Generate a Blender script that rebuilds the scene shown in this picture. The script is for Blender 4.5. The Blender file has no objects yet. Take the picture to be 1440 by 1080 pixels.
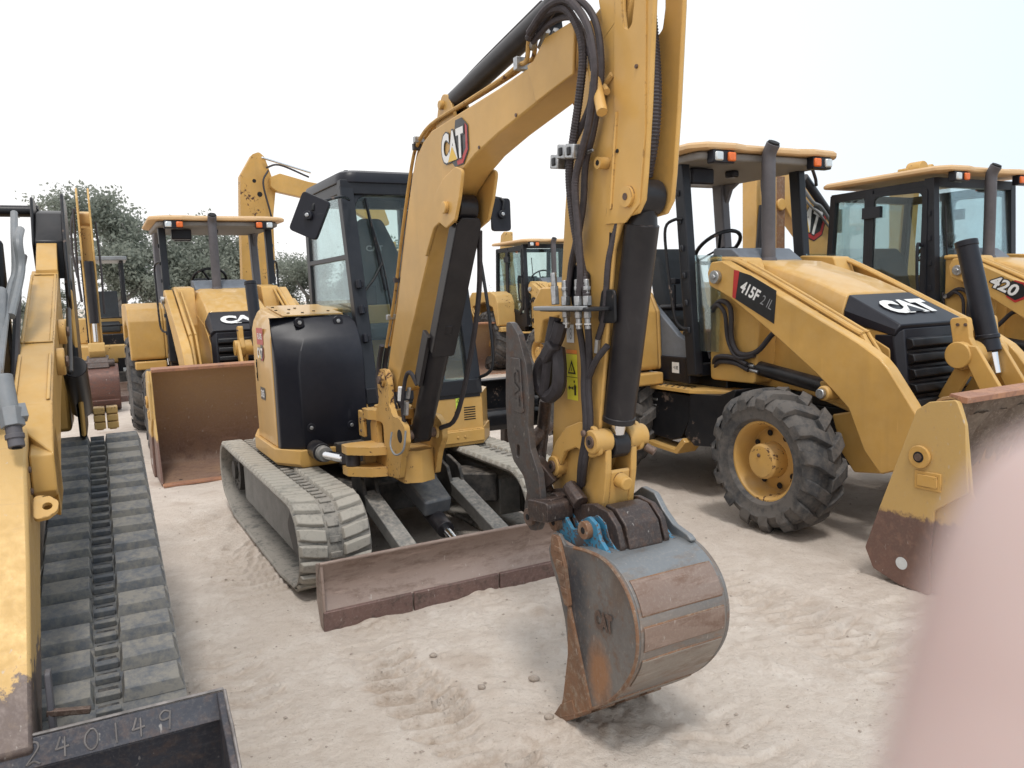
import bpy, bmesh, math, random
import numpy as np
from mathutils import Vector, Matrix
from mathutils.geometry import tessellate_polygon
R=math.radians; PI=math.pi
sc=bpy.context.scene
col=sc.collection
random.seed(7)

# ------------------------------------------------------------ node materials
class NT:
    def __init__(s,name):
        s.m=bpy.data.materials.new(name); s.m.use_nodes=True
        s.t=s.m.node_tree; s.b=s.t.nodes['Principled BSDF']; s.co=s.t.nodes.new('ShaderNodeTexCoord')
    def n(s,ty,**k):
        o=s.t.nodes.new(ty)
        for a,v in k.items(): setattr(o,a,v)
        return o
    def l(s,a,b): s.t.links.new(a,b)
    def noise(s,scale,detail=4,rough=.55,dist=0,vec=None,stretch=None):
        o=s.n('ShaderNodeTexNoise'); o.inputs['Scale'].default_value=scale; o.inputs['Detail'].default_value=detail
        o.inputs['Roughness'].default_value=rough; o.inputs['Distortion'].default_value=dist
        v=vec or s.co.outputs['Object']
        if stretch:
            mp=s.n('ShaderNodeMapping'); mp.inputs['Scale'].default_value=stretch; s.l(v,mp.inputs[0]); v=mp.outputs[0]
        s.l(v,o.inputs['Vector']); return o.outputs['Fac']
    def ramp(s,f,a,b,c0=0.,c1=1.):
        o=s.n('ShaderNodeMapRange'); o.inputs[1].default_value=a; o.inputs[2].default_value=b
        o.inputs[3].default_value=c0; o.inputs[4].default_value=c1; s.l(f,o.inputs[0]); return o.outputs[0]
    def mix(s,f,a,b):
        o=s.n('ShaderNodeMix',data_type='RGBA')
        for i,v in ((0,f),(6,a),(7,b)):
            if isinstance(v,(int,float)): o.inputs[i].default_value=v
            elif isinstance(v,tuple): o.inputs[i].default_value=(*v,1)
            else: s.l(v,o.inputs[i])
        return o.outputs[2]
    def math(s,op,a,b=0.,clamp=False):
        o=s.n('ShaderNodeMath',operation=op); o.use_clamp=clamp
        for i,v in ((0,a),(1,b)):
            if isinstance(v,(int,float)): o.inputs[i].default_value=v
            else: s.l(v,o.inputs[i])
        return o.outputs[0]
    def up(s):
        g=s.n('ShaderNodeNewGeometry'); x=s.n('ShaderNodeSeparateXYZ'); s.l(g.outputs['Normal'],x.inputs[0]); return x.outputs[2]
    def edge(s,r=.006):
        bv=s.n('ShaderNodeBevel',samples=4); bv.inputs[0].default_value=r
        g=s.n('ShaderNodeNewGeometry'); d=s.n('ShaderNodeVectorMath',operation='DOT_PRODUCT')
        s.l(bv.outputs[0],d.inputs[0]); s.l(g.outputs['Normal'],d.inputs[1])
        return s.ramp(d.outputs['Value'],.985,.86)
    def fin(s,colr,rough,metal=0.,bump=None,bs=.2,bd=.01,spec=.5,coat=0):
        B=s.b.inputs
        for k,v in (('Base Color',colr),('Roughness',rough),('Metallic',metal)):
            if isinstance(v,(int,float)): B[k].default_value=v
            elif isinstance(v,tuple): B[k].default_value=(*v,1)
            else: s.l(v,B[k])
        B['Specular IOR Level'].default_value=spec; B['Coat Weight'].default_value=coat
        if bump is not None:
            o=s.n('ShaderNodeBump'); o.inputs['Strength'].default_value=bs; o.inputs['Distance'].default_value=bd
            s.l(bump,o.inputs['Height']); s.l(o.outputs[0],B['Normal'])
        return s.m

def paint(name,c,rough=.38,var=.12,dust=.35,dustc=(.42,.36,.29),chip=0.,chipc=(.09,.045,.03),edge=0.,scale=1.,coat=.0,streak=.25,ao=0.):
    s=NT(name)
    n1=s.noise(1.7*scale,5,.6); n2=s.noise(11*scale,6,.65)
    dk=tuple(v*(1-var*1.6) for v in c); lt=tuple(min(1,v*(1+var)) for v in c)
    k=s.mix(s.ramp(n1,.3,.7),dk,lt)
    st=s.noise(9*scale,4,.6,stretch=(1,1,.12))
    k=s.mix(s.math('MULTIPLY',s.ramp(st,.55,.8),streak),k,tuple(v*.55+.01 for v in c))
    u=s.ramp(s.up(),.1,1.,.25,1.)
    d=s.math('MULTIPLY',s.math('MULTIPLY',s.ramp(n2,.38,.72),u),dust,True)
    k=s.mix(d,k,dustc)
    sc1=s.noise(22*scale,3,.6,stretch=(1,.3,.06)); sc2=s.noise(22*scale,3,.6,stretch=(.06,.3,1))
    k=s.mix(s.math('MULTIPLY',s.math('MAXIMUM',s.ramp(sc1,.70,.74),s.ramp(sc2,.71,.75)),.22),k,tuple(min(1,v*1.35+.05) for v in c))
    rg=s.mix(d,(rough,)*3,(.8,)*3)
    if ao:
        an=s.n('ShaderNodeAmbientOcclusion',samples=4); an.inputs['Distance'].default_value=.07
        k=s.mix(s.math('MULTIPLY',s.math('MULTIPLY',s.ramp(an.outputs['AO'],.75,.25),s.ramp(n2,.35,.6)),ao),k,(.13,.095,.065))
    if chip or edge:
        n3=s.noise(26*scale,8,.7,.4); n4=s.noise(3.1*scale,4,.6)
        m=s.ramp(s.math('ADD',n3,s.math('MULTIPLY',n4,.9)),1.14-chip*.16,1.17-chip*.16) if chip else 0.
        if edge:
            e=s.math('MULTIPLY',s.edge(),s.ramp(n3,.62-edge*.2,.68-edge*.2))
            m=s.math('MAXIMUM',m,e) if chip else e
        k=s.mix(m,k,chipc); rg=s.mix(m,rg,(.75,)*3)
    return s.fin(k,rg,0,s.noise(60*scale,3),.04,.004,.33,coat)

def rusty(name,c1,c2,c3,rough=.6,metal=.0,scale=1.,paintc=None,pm=.0,bs=.35,stretch=None,dust=.2,band=None,spots=()):
    s=NT(name)
    a=s.noise(2.6*scale,6,.65,.3,stretch=stretch); b=s.noise(14*scale,8,.7,.2,stretch=stretch); c=s.noise(60*scale,5,.7)
    k=s.mix(s.ramp(a,.38,.62),c1,c2); k=s.mix(s.ramp(b,.5,.68),k,c3)
    if paintc: 
        p=s.noise(4.3*scale,9,.72,.6)
        k=s.mix(s.ramp(p,.5-pm*.2,.53-pm*.2),paintc,k)
    if band:   # paint surviving above a height, worn below (object z)
        x=s.n('ShaderNodeSeparateXYZ'); s.l(s.co.outputs['Object'],x.inputs[0])
        hz=s.math('ADD',x.outputs[2],s.math('MULTIPLY',s.math('SUBTRACT',b,.5),band[2]))
        k=s.mix(s.ramp(hz,band[0],band[1]),k,band[3])
    for (px,pz,pr,pc,pf) in spots:
        vd=s.n('ShaderNodeVectorMath',operation='SUBTRACT'); s.l(s.co.outputs['Object'],vd.inputs[0]); vd.inputs[1].default_value=(px,0,pz)
        vm=s.n('ShaderNodeVectorMath',operation='MULTIPLY'); s.l(vd.outputs[0],vm.inputs[0]); vm.inputs[1].default_value=(1,0,.55)
        ln=s.n('ShaderNodeVectorMath',operation='LENGTH'); s.l(vm.outputs[0],ln.inputs[0])
        dd=s.math('ADD',ln.outputs['Value'],s.math('MULTIPLY',s.math('SUBTRACT',b,.5),pr*1.2)); k=s.mix(s.math('MULTIPLY',s.ramp(dd,pr*.4,pr,1.,0.),pf),k,pc)
    scr=s.noise(30*scale,4,.65,stretch=(1,.08,.5)); k=s.mix(s.math('MULTIPLY',s.ramp(scr,.60,.72),.30),k,tuple(min(1,v*1.9+.03) for v in c2))
    k=s.mix(s.math('MULTIPLY',s.ramp(c,.5,.8),dust),k,(.42,.36,.3))
    sp=s.noise(38*scale,2,.5,stretch=(1,1,.35)); k=s.mix(s.math('MULTIPLY',s.ramp(sp,.7,.76),.5),k,(.5,.46,.42))
    return s.fin(k,s.ramp(b,.3,.7,rough-.12,rough+.2),metal,b,bs,.006)

def simple(name,c,rough=.5,metal=0.,var=.1,bump=0,scale=20,emis=0,spec=.5):
    s=NT(name); n=s.noise(scale,4)
    k=s.mix(s.ramp(n,.3,.7),tuple(v*(1-var) for v in c),tuple(min(1,v*(1+var)) for v in c))
    if emis: s.b.inputs['Emission Color'].default_value=(*c,1); s.b.inputs['Emission Strength'].default_value=emis
    return s.fin(k,s.ramp(n,.3,.7,max(0,rough-.08),min(1,rough+.08)),metal,n if bump else None,bump,.004,spec)

def glass(name,tint=(.75,.84,.86),a=.82,rough=.02):
    s=NT(name); t=s.t
    tr=s.n('ShaderNodeBsdfTransparent'); tr.inputs[0].default_value=(*tint,1)
    gl=s.n('ShaderNodeBsdfGlossy'); gl.inputs['Roughness'].default_value=rough; gl.inputs[0].default_value=(.9,.95,.97,1)
    df=s.n('ShaderNodeBsdfDiffuse'); df.inputs[0].default_value=(.5,.5,.47,1)
    fr=s.n('ShaderNodeFresnel'); fr.inputs[0].default_value=1.5
    m=s.n('ShaderNodeMixShader'); s.l(s.math('MULTIPLY',fr.outputs[0],.55,True),m.inputs[0]); s.l(tr.outputs[0],m.inputs[1]); s.l(gl.outputs[0],m.inputs[2])
    m2=s.n('ShaderNodeMixShader'); s.l(s.math('MULTIPLY',s.ramp(s.noise(3,5),.35,.8),.07),m2.inputs[0]); s.l(m.outputs[0],m2.inputs[1]); s.l(df.outputs[0],m2.inputs[2])
    out=[n for n in t.nodes if n.type=='OUTPUT_MATERIAL'][0]; s.l(m2.outputs[0],out.inputs[0])
    return s.m

YEL=(.59,.35,.10); RUST1=(.16,.08,.05); RUST2=(.24,.12,.075); RUST3=(.10,.06,.045); TAN=(.42,.36,.29)
M={}
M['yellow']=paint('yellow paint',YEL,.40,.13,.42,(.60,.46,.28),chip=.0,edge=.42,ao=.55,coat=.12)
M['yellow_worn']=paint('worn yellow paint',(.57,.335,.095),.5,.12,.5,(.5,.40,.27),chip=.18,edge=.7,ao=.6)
M['yellow_side']=paint('yellow panel paint',(.61,.365,.11),.35,.11,.5,(.66,.52,.34),chip=.0,edge=.0,coat=.25,streak=.1)
M['yellow_far']=paint('distant yellow paint',(.60,.38,.13),.5,.10,.4,(.6,.48,.33),chip=.1)
M['roofpink']=paint('faded roof paint',(.62,.40,.20),.5,.06,.6,(.68,.54,.38),chip=.0,streak=.1)
M['black']=paint('black paint',(.010,.011,.014),.34,.25,.18,(.16,.14,.13),chip=.05,chipc=(.16,.12,.10),edge=.3,streak=.2)
M['plastic']=paint('charcoal plastic',(.012,.013,.020),.38,.15,.12,(.12,.11,.11),scale=1.4,streak=.2)
M['postblack']=paint('cab post paint',(.014,.016,.022),.40,.15,.14,(.17,.16,.16))
M['greypost']=paint('grey post paint',(.16,.16,.18),.5,.12,.4,(.3,.28,.27))
M['darkframe']=paint('dark undercarriage paint',(.035,.035,.036),.6,.3,.75,(.28,.24,.20),scale=2)
M['greyarm']=paint('grey dusty steel',(.16,.16,.155),.6,.2,.8,(.42,.38,.33),scale=3)
M['cylblack']=paint('cylinder black',(.016,.015,.018),.33,.25,.25,(.2,.17,.15),chip=.0,chipc=(.12,.09,.08),edge=.2,scale=.8)
M['chrome']=simple('chrome rod',(.75,.76,.78),.18,1.,.05)
M['zinc']=simple('zinc fitting',(.42,.43,.44),.4,.9,.25,scale=60)
M['hose']=simple('black hose',(.03,.026,.03),.6,0,.3,scale=40)
M['hosegrey']=simple('abraded hose sleeve',(.048,.040,.044),.65,0,.35,scale=50)
M['steelpipe']=paint('grey pipe',(.22,.235,.25),.4,.12,.3,(.4,.37,.34),scale=3)
def rub(name,base,dustc,amt,scale=1.):
    s=NT(name); n=s.noise(5*scale,7,.65); n2=s.noise(30*scale,5,.7); g=s.n('ShaderNodeNewGeometry')
    k=s.mix(s.ramp(s.math('MULTIPLY',n,n2),.20-amt*.12,.34-amt*.12),base,dustc)
    return s.fin(k,.8,0,n2,.3,.006,.25)
M['rubber']=rub('black rubber',(.028,.030,.034),(.13,.12,.11),.0)
M['rubberdust']=rub('dusty rubber',(.105,.105,.10),(.29,.27,.24),.7)
M['lugpale']=rub('dust caked lug',(.23,.222,.20),(.38,.355,.31),.8,1.2)
M['luggrey']=rub('worn grey lug',(.125,.132,.143),(.225,.213,.19),.25,1.1)
M['beltgrey']=rub('grey belt rubber',(.10,.107,.118),(.2,.19,.17),.2,.9)
M['tyre']=rub('tyre rubber',(.052,.054,.058),(.125,.115,.107),.35,.6)
M['bladerust']=rusty('worn blade steel',(.24,.175,.145),(.30,.225,.19),(.165,.11,.085),.46,.15,1.,None,0,.25,(.3,.3,1))
M['bladestrip']=rusty('cutting edge steel',(.16,.10,.09),(.20,.125,.11),(.10,.07,.06),.5,.3,1.2,dust=.35)
M['bucketsteel']=rusty('scraped bucket steel',(.26,.22,.19),(.19,.175,.165),(.27,.16,.105),.42,.4,1.5,None,0,.25,(1,.35,1),.35,band=(.69,.74,.45,(.20,.212,.222)))
M['bucketside']=rusty('bucket side steel',(.16,.15,.145),(.20,.19,.18),(.19,.125,.09),.45,.35,1.4,None,0,.3,spots=((3.24,.60,.11,(.045,.05,.062),.9),(3.27,.40,.09,(.06,.062,.07),.8),(3.39,.32,.085,(.36,.17,.07),.8),(3.52,.68,.06,(.16,.11,.08),.6)))
M['strap']=rusty('brown wear strap',(.24,.165,.13),(.27,.20,.165),(.18,.11,.08),.45,.35,1.6,None,0,.3,(1,.3,1),.4)
M['strapgrey']=rusty('grey wear strap',(.25,.215,.185),(.29,.255,.22),(.21,.145,.11),.42,.4,1.6,None,0,.3,(1,.3,1),.4)
M['bucketrust']=rusty('orange rust',(.24,.12,.06),(.17,.10,.065),(.30,.24,.18),.65,.1,2)
M['bluepaint']=paint('blue paint left on steel',(.05,.25,.42),.45,.2,.3,(.25,.28,.3),chip=1.3,chipc=(.11,.09,.085),edge=1.2,scale=2)
M['coupler']=rusty('brown black coupler steel',(.045,.036,.034),(.07,.05,.045),(.10,.06,.045),.42,.35,2,None,0,.2)
M['thumb']=rusty('worn thumb steel',(.085,.078,.078),(.12,.11,.108),(.14,.09,.07),.4,.6,1.6,None,0,.15)
M['pin']=rusty('rusty pin',(.10,.065,.05),(.15,.10,.08),(.2,.15,.12),.5,.4,6)
M['backbucket']=rusty('loader bucket inside',(.27,.17,.11),(.22,.14,.105),(.17,.10,.075),.6,.05,.9,None,0,.25,None,.3,band=(.30,1.0,.8,(.38,.245,.125)))
M['bktyellow']=rusty('bucket cheek paint over rust',(.17,.095,.075),(.14,.085,.07),(.22,.13,.10),.55,.1,1.5,None,0,.2,None,.15,band=(.40,.425,.12,(.54,.355,.13)))
M['bktlip']=rusty('orange bucket lip',(.44,.22,.12),(.34,.17,.11),(.26,.14,.10),.55,.1,2)
M['redrust']=rusty('red brown bucket',(.16,.07,.05),(.12,.06,.05),(.09,.07,.07),.5,.2,1.2,None,0,.3,(.3,1,3))
M['loaderbkt']=rusty('dark loader bucket',(.07,.072,.085),(.05,.05,.06),(.11,.085,.08),.42,.5,1.5,None,0,.2)
M['armworn']=rusty('loader arm worn bare',(.15,.11,.09),(.11,.08,.07),(.2,.15,.12),.5,.2,1.5,None,0,.2,None,.15,band=(.72,.75,.35,(.55,.36,.14)))
M['glass']=glass('cab glass',(.86,.915,.905))
M['glassdark']=glass('tinted glass',(.76,.82,.815))
M['seat']=simple('seat fabric',(.055,.062,.07),.8,0,.15)
M['greyplastic']=simple('grey cab plastic',(.15,.17,.20),.55,0,.1)
M['white']=simple('white decal',(.78,.78,.77),.4,0,.03)
M['decalblack']=simple('black decal',(.02,.02,.022),.35,0,.1)
M['decalred']=simple('red decal',(.45,.03,.03),.4,0,.1)
M['decalyellow']=simple('yellow decal',(.75,.68,.05),.4,0,.05)
M['decalgreen']=simple('lime decal',(.55,.70,.08),.4,0,.05)
M['decalorange']=simple('orange decal',(.8,.25,.04),.4,0,.05)
M['catgold']=simple('gold triangle',(.75,.48,.06),.4,0,.05)
M['greytext']=simple('grey print',(.3,.31,.32),.6,0,.05)
M['amber']=simple('amber lens',(.75,.16,.03),.25,0,.1)
M['lens']=simple('lamp lens',(.62,.66,.68),.12,.3,.1)
M['hole']=simple('dark recess',(.006,.006,.007),.8,0,.1)
M['skin']=None

# ------------------------------------------------------------ geometry collector
def rot2(p,a,c=(0,0)):
    x,y=p[0]-c[0],p[1]-c[1]; return (c[0]+x*math.cos(a)-y*math.sin(a), c[1]+x*math.sin(a)+y*math.cos(a))
def rnd(pts,r,n=4):
    """round the corners of a 2D polygon; r is one radius or one per corner"""
    out=[]; N=len(pts)
    for i,p in enumerate(pts):
        rr=r[i] if isinstance(r,(list,tuple)) else r
        a=Vector(pts[i-1]); b=Vector(p); c=Vector(pts[(i+1)%N])
        if rr<=0: out.append(tuple(b)); continue
        u=(a-b); v=(c-b); lu,lv=u.length,v.length; u.normalize(); v.normalize()
        ang=u.angle(v,PI)
        if ang>PI-.05: out.append(tuple(b)); continue
        d=min(rr/math.tan(ang/2),lu*.48,lv*.48)
        p0=b+u*d; p2=b+v*d
        for k in range(n+1):
            t=k/n; q=p0*(1-t)**2+b*2*t*(1-t)+p2*t*t; out.append((q.x,q.y))
    return out
def arc(cx,cy,r,a0,a1,n=12): return [(cx+r*math.cos(R(a0+(a1-a0)*i/n)),cy+r*math.sin(R(a0+(a1-a0)*i/n))) for i in range(n+1)]
def circ(cx,cy,r,n=20): return [(cx+r*math.cos(2*PI*i/n),cy+r*math.sin(2*PI*i/n)) for i in range(n)]
def catmull(P,sub):
    P=[Vector(p) for p in P]
    if len(P)<3: return [P[0].lerp(P[-1],i/sub) for i in range(sub+1)]
    Q=[P[0]*2-P[1]]+P+[P[-1]*2-P[-2]]; out=[]
    for i in range(1,len(Q)-2):
        a,b,c,d=Q[i-1],Q[i],Q[i+1],Q[i+2]
        for k in range(sub):
            t=k/sub; out.append(.5*((2*b)+(c-a)*t+(2*a-5*b+4*c-d)*t*t+(3*b-a-3*c+d)*t**3))
    out.append(Q[-2]); return out
SEP={'bolt','hinge','boom_ear','hose_fitting','grab_rail','front_post','rear_post','pivot_pin','tilt_link','side_frame','link_pin','ear_pin','hydraulic_hose','bucket_ear','bracket_pin','arm_boss','rear_link','body','leg','push_tube','hydraulic_pipe','seat','console','wiper','backhoe_stick','side_plate','arm_pipe','pipe_clamp','hose_clamp','hose_sleeve','rust_patch','front_sill','front_panel','control_lever','roof_lining','stick_boss','stem','thumb_mount','window_bar','bucket_latch','rear_hinge','canopy_frame','lens','box'}
class G:
    def __init__(s): s.v=[]; s.f=[]; s.mi=[]; s.cur=0; s.mats=[]
    def mat(s,m):
        m=M[m] if isinstance(m,str) else m
        if m not in s.mats: s.mats.append(m)
        s.cur=s.mats.index(m); return s
    def add(s,vs,fs,T=None):
        o=len(s.v); s.v+= [tuple(T@Vector(v)) for v in vs] if T is not None else [tuple(v) for v in vs]
        s.f+=[tuple(o+i for i in f) for f in fs]; s.mi+=[s.cur]*len(fs); return s
    def box(s,x0,x1,y0,y1,z0,z1,T=None):
        v=[(x,y,z) for x in (x0,x1) for y in (y0,y1) for z in (z0,z1)]
        return s.add(v,[(0,1,3,2),(4,6,7,5),(0,4,5,1),(2,3,7,6),(0,2,6,4),(1,5,7,3)],T)
    def cbox(s,c,d,rot=(0,0,0)):
        T=Matrix.Translation(c)@Matrix.Rotation(rot[2],4,'Z')@Matrix.Rotation(rot[1],4,'Y')@Matrix.Rotation(rot[0],4,'X')
        return s.box(-d[0]/2,d[0]/2,-d[1]/2,d[1]/2,-d[2]/2,d[2]/2,T)
    def beam(s,p0,p1,w,h,up=(0,0,1),ext=0):
        p0=Vector(p0);p1=Vector(p1); d=(p1-p0); L=d.length; d.normalize(); u=Vector(up); r=d.cross(u).normalized(); u=r.cross(d)
        T=Matrix(((d.x,r.x,u.x,p0.x),(d.y,r.y,u.y,p0.y),(d.z,r.z,u.z,p0.z),(0,0,0,1)))
        return s.box(-ext,L+ext,-w/2,w/2,-h/2,h/2,T)
    def prism(s,poly,ax,a,b,holes=(),T=None):
        loops=[list(poly)]+[list(h) for h in holes]
        f3={'x':lambda p,t:(t,p[0],p[1]),'y':lambda p,t:(p[0],t,p[1]),'z':lambda p,t:(p[0],p[1],t)}[ax]
        flat=[p for l in loops for p in l]; n=len(flat)
        if holes: tri=[tuple(t) for t in tessellate_polygon([[Vector((p[0],p[1],0)) for p in l] for l in loops])]
        else: tri=[tuple(range(n))]
        vs=[f3(p,a) for p in flat]+[f3(p,b) for p in flat]; fs=[t[::-1] for t in tri]+[tuple(i+n for i in t) for t in tri]
        o=0
        for l in loops:
            m=len(l)
            for i in range(m): fs.append((o+i,o+(i+1)%m,n+o+(i+1)%m,n+o+i))
            o+=m
        return s.add(vs,fs,T)
    def loft(s,rings,cap=True,closed=True):
        n=len(rings[0]); vs=[p for r in rings for p in r]; fs=[]
        for k in range(len(rings)-1):
            for i in range(n if closed else n-1):
                j=(i+1)%n; fs.append((k*n+i,k*n+j,(k+1)*n+j,(k+1)*n+i))
        if cap: fs+= [tuple(range(n))[::-1],tuple(range((len(rings)-1)*n,len(rings)*n))]
        return s.add(vs,fs)
    def tube(s,P,r,n=8,sub=5,cap=True,smooth=True):
        Q=catmull(P,sub) if (smooth and len(P)>2) else [Vector(p) for p in P]
        rings=[]; t0=None; N=None
        for i,p in enumerate(Q):
            t=(Q[min(i+1,len(Q)-1)]-Q[max(i-1,0)]).normalized()
            if N is None:
                a=Vector((0,0,1)) if abs(t.z)<.9 else Vector((1,0,0)); N=t.cross(a).normalized()
            else: N=(N-t*N.dot(t)).normalized()
            Bn=t.cross(N); rr=r(i/(len(Q)-1),i) if callable(r) else r
            rings.append([tuple(p+(N*math.cos(2*PI*k/n)+Bn*math.sin(2*PI*k/n))*rr) for k in range(n)])
        return s.loft(rings,cap)
    def hose(s,P,r,pitch=.010,amp=.13,n=8):
        Q=catmull(P,10); L=sum((Q[i+1]-Q[i]).length for i in range(len(Q)-1)); m=max(8,int(L/pitch)*2)
        d=[0]
        for i in range(len(Q)-1): d.append(d[-1]+(Q[i+1]-Q[i]).length)
        out=[]; j=0
        for i in range(m+1):
            x=L*i/m
            while j<len(d)-2 and d[j+1]<x: j+=1
            out.append(Q[j].lerp(Q[j+1],(x-d[j])/max(1e-6,d[j+1]-d[j])))
        return s.tube(out,lambda t,i:r*(1+amp*(i%2)),n,smooth=False)
    def cyl(s,p0,p1,r,r1=None,n=20,cap=True):
        p0=Vector(p0);p1=Vector(p1); t=(p1-p0).normalized(); a=Vector((0,0,1)) if abs(t.z)<.9 else Vector((1,0,0)); N=t.cross(a).normalized(); B=t.cross(N)
        r1=r if r1 is None else r1
        ring=lambda p,rr:[tuple(p+(N*math.cos(2*PI*k/n)+B*math.sin(2*PI*k/n))*rr) for k in range(n)]
        return s.loft([ring(p0,r),ring(p1,r1)],cap)
    def rev(s,prof,c,ax='y',n=32,a0=0,a1=2*PI,cap=False):
        """prof: (radius, axial) pairs"""
        full=abs(a1-a0-2*PI)<1e-6; m=n if full else n+1; rings=[]
        for k in range(m):
            a=a0+(a1-a0)*k/n; ca,sa=math.cos(a),math.sin(a); ring=[]
            for r,h in prof:
                ring.append({'y':(c[0]+r*ca,c[1]+h,c[2]+r*sa),'x':(c[0]+h,c[1]+r*ca,c[2]+r*sa),'z':(c[0]+r*ca,c[1]+r*sa,c[2]+h)}[ax])
            rings.append(ring)
        if full: rings.append(rings[0])
        return s.loft(rings,False,False)
    def bolt(s,p,d,r=.012,h=.008):
        p=Vector(p);d=Vector(d).normalized(); return s.cyl(p-d*.004,p+d*h,r,n=6)
    def clusters(s):
        par=list(range(len(s.v)))
        def fd(i):
            while par[i]!=i: par[i]=par[par[i]]; i=par[i]
            return i
        for f in s.f:
            a=fd(f[0])
            for i in f[1:]: par[fd(i)]=a
        bb={}
        for i,v in enumerate(s.v):
            r=fd(i); b=bb.setdefault(r,[list(v),list(v)])
            for k in range(3): b[0][k]=min(b[0][k],v[k]); b[1][k]=max(b[1][k],v[k])
        ks=list(bb); gp={k:k for k in ks}
        def gf(k):
            while gp[k]!=k: k=gp[k]
            return k
        e=.002
        for i,a in enumerate(ks):
            for b in ks[i+1:]:
                if all(bb[a][0][k]-e<=bb[b][1][k] and bb[b][0][k]-e<=bb[a][1][k] for k in range(3)): gp[gf(b)]=gf(a)
        return [gf(fd(f[0])) for f in s.f]
    def obj(s,name,mat=None,parent=None,bevel=0,smooth=35,seg=2,label=None,weld=True):
        if name in SEP and len(s.f)<6000:
            cl=s.clusters(); u=sorted(set(cl))
            if len(u)>1:
                out=None
                for c in u:
                    h=G(); h.mats=list(s.mats); mp={}
                    for f,m,k in zip(s.f,s.mi,cl):
                        if k!=c: continue
                        for i in f:
                            if i not in mp: mp[i]=len(h.v); h.v.append(s.v[i])
                        h.f.append(tuple(mp[i] for i in f)); h.mi.append(m)
                    used=sorted(set(h.mi)); h.mats=[h.mats[i] for i in used] if h.mats else []; h.mi=[used.index(i) for i in h.mi]
                    o=h.obj(name,mat,parent,bevel,smooth,seg,label,weld); out=out or o
                return out
        me=bpy.data.meshes.new(name); me.from_pydata(s.v,[],s.f); 
        if not s.mats: s.mats=[M[mat] if isinstance(mat,str) else mat]
        for m in s.mats: me.materials.append(m)
        me.polygons.foreach_set('material_index',s.mi)
        bm=bmesh.new(); bm.from_mesh(me)
        if weld: bmesh.ops.remove_doubles(bm,verts=bm.verts,dist=1e-5)
        bmesh.ops.recalc_face_normals(bm,faces=bm.faces); bm.to_mesh(me); bm.free()
        if smooth: me.shade_smooth(); me.set_sharp_from_angle(angle=R(smooth))
        o=bpy.data.objects.new(name,me); col.objects.link(o)
        if parent: o.parent=parent
        if bevel:
            b=o.modifiers.new('bevel','BEVEL'); b.width=bevel; b.segments=seg; b.limit_method='ANGLE'; b.angle_limit=R(40); b.use_clamp_overlap=True
        if label: o['label']=label
        return o
def thing(name,label,cat,loc=(0,0,0),rz=0,group=None):
    o=bpy.data.objects.new(name,None); col.objects.link(o); o.location=loc; o.rotation_euler=(0,0,rz); o.empty_display_size=.3
    o['label']=label; o['category']=cat
    if group: o['group']=group
    return o
def tag(o,label,cat,group=None,kind=None):
    if label: o['label']=label
    if cat: o['category']=cat
    if group: o['group']=group
    if kind: o['kind']=kind
    return o
def frame(O,u,v):
    """matrix whose local x is u, local y is v (made perpendicular), z outward"""
    u=Vector(u).normalized(); w=u.cross(Vector(v)).normalized(); v=w.cross(u)
    return Matrix(((u.x,v.x,w.x,O[0]),(u.y,v.y,w.y,O[1]),(u.z,v.z,w.z,O[2]),(0,0,0,1)))
_tc={}
def text_mesh(txt,bold=.02,shear=0.):
    k=(txt,bold,shear)
    if k in _tc: return _tc[k]
    c=bpy.data.curves.new('lettering_curve','FONT'); c.body=txt; c.size=1; c.offset=bold; c.shear=shear; c.align_x='CENTER'; c.align_y='CENTER'; c.resolution_u=3
    o=bpy.data.objects.new('lettering_tmp',c); col.objects.link(o); bpy.context.view_layer.update()
    me=bpy.data.meshes.new_from_object(o.evaluated_get(bpy.context.evaluated_depsgraph_get()))
    vs=[tuple(v.co) for v in me.vertices]; fs=[tuple(p.vertices) for p in me.polygons]
    bpy.data.objects.remove(o); bpy.data.curves.remove(c); bpy.data.meshes.remove(me)
    _tc[k]=(vs,fs); return vs,fs
def put_text(g,txt,T,w,h,x=0,y=0,z=0,bold=.02,shear=0.):
    vs,fs=text_mesh(txt,bold,shear)
    xs=[v[0] for v in vs]; ys=[v[1] for v in vs]; W=max(xs)-min(xs); H=max(ys)-min(ys); cx=(max(xs)+min(xs))/2; cy=(max(ys)+min(ys))/2
    g.add([((v[0]-cx)/W*w+x,(v[1]-cy)/H*h+y,z) for v in vs],fs,T)
def poly_on(g,T,pts,z,m): g.mat(m); g.add([(p[0],p[1],z) for p in pts],[tuple(range(len(pts)))],T)
def logo(parent,T,w,h,name='logo_decal',hexy=True,white=False):
    """letters with a gold triangle and a red-black hexagon behind"""
    g=G()
    if hexy:
        poly_on(g,T,[(-.1*w,-.5*h),(.02*w,-.66*h),(.38*w,-.66*h),(.6*w,-.30*h),(.6*w,.42*h),(.36*w,.72*h),(.1*w,.72*h)],.0015,'decalblack')
        poly_on(g,T,[(.14*w,-.63*h),(.36*w,-.63*h),(.57*w,-.29*h),(.57*w,.40*h),(.49*w,.52*h),(.49*w,-.22*h),(.33*w,-.45*h),(.10*w,-.45*h)],.0028,'decalred')
    g.mat('decalblack'); put_text(g,'CAT',T,w*1.0,h*1.02,-.04*w,0,.0038,.085)
    g.mat('white'); put_text(g,'CAT',T,w*.93,h*.92,-.04*w,0,.0050,.045)
    poly_on(g,T,[(-.24*w,-.46*h),(.15*w,-.46*h),(-.045*w,-.02*h)],.0062,'decalblack' if white else 'catgold')
    return g.obj(name,None,parent,smooth=0,weld=False)
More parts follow.
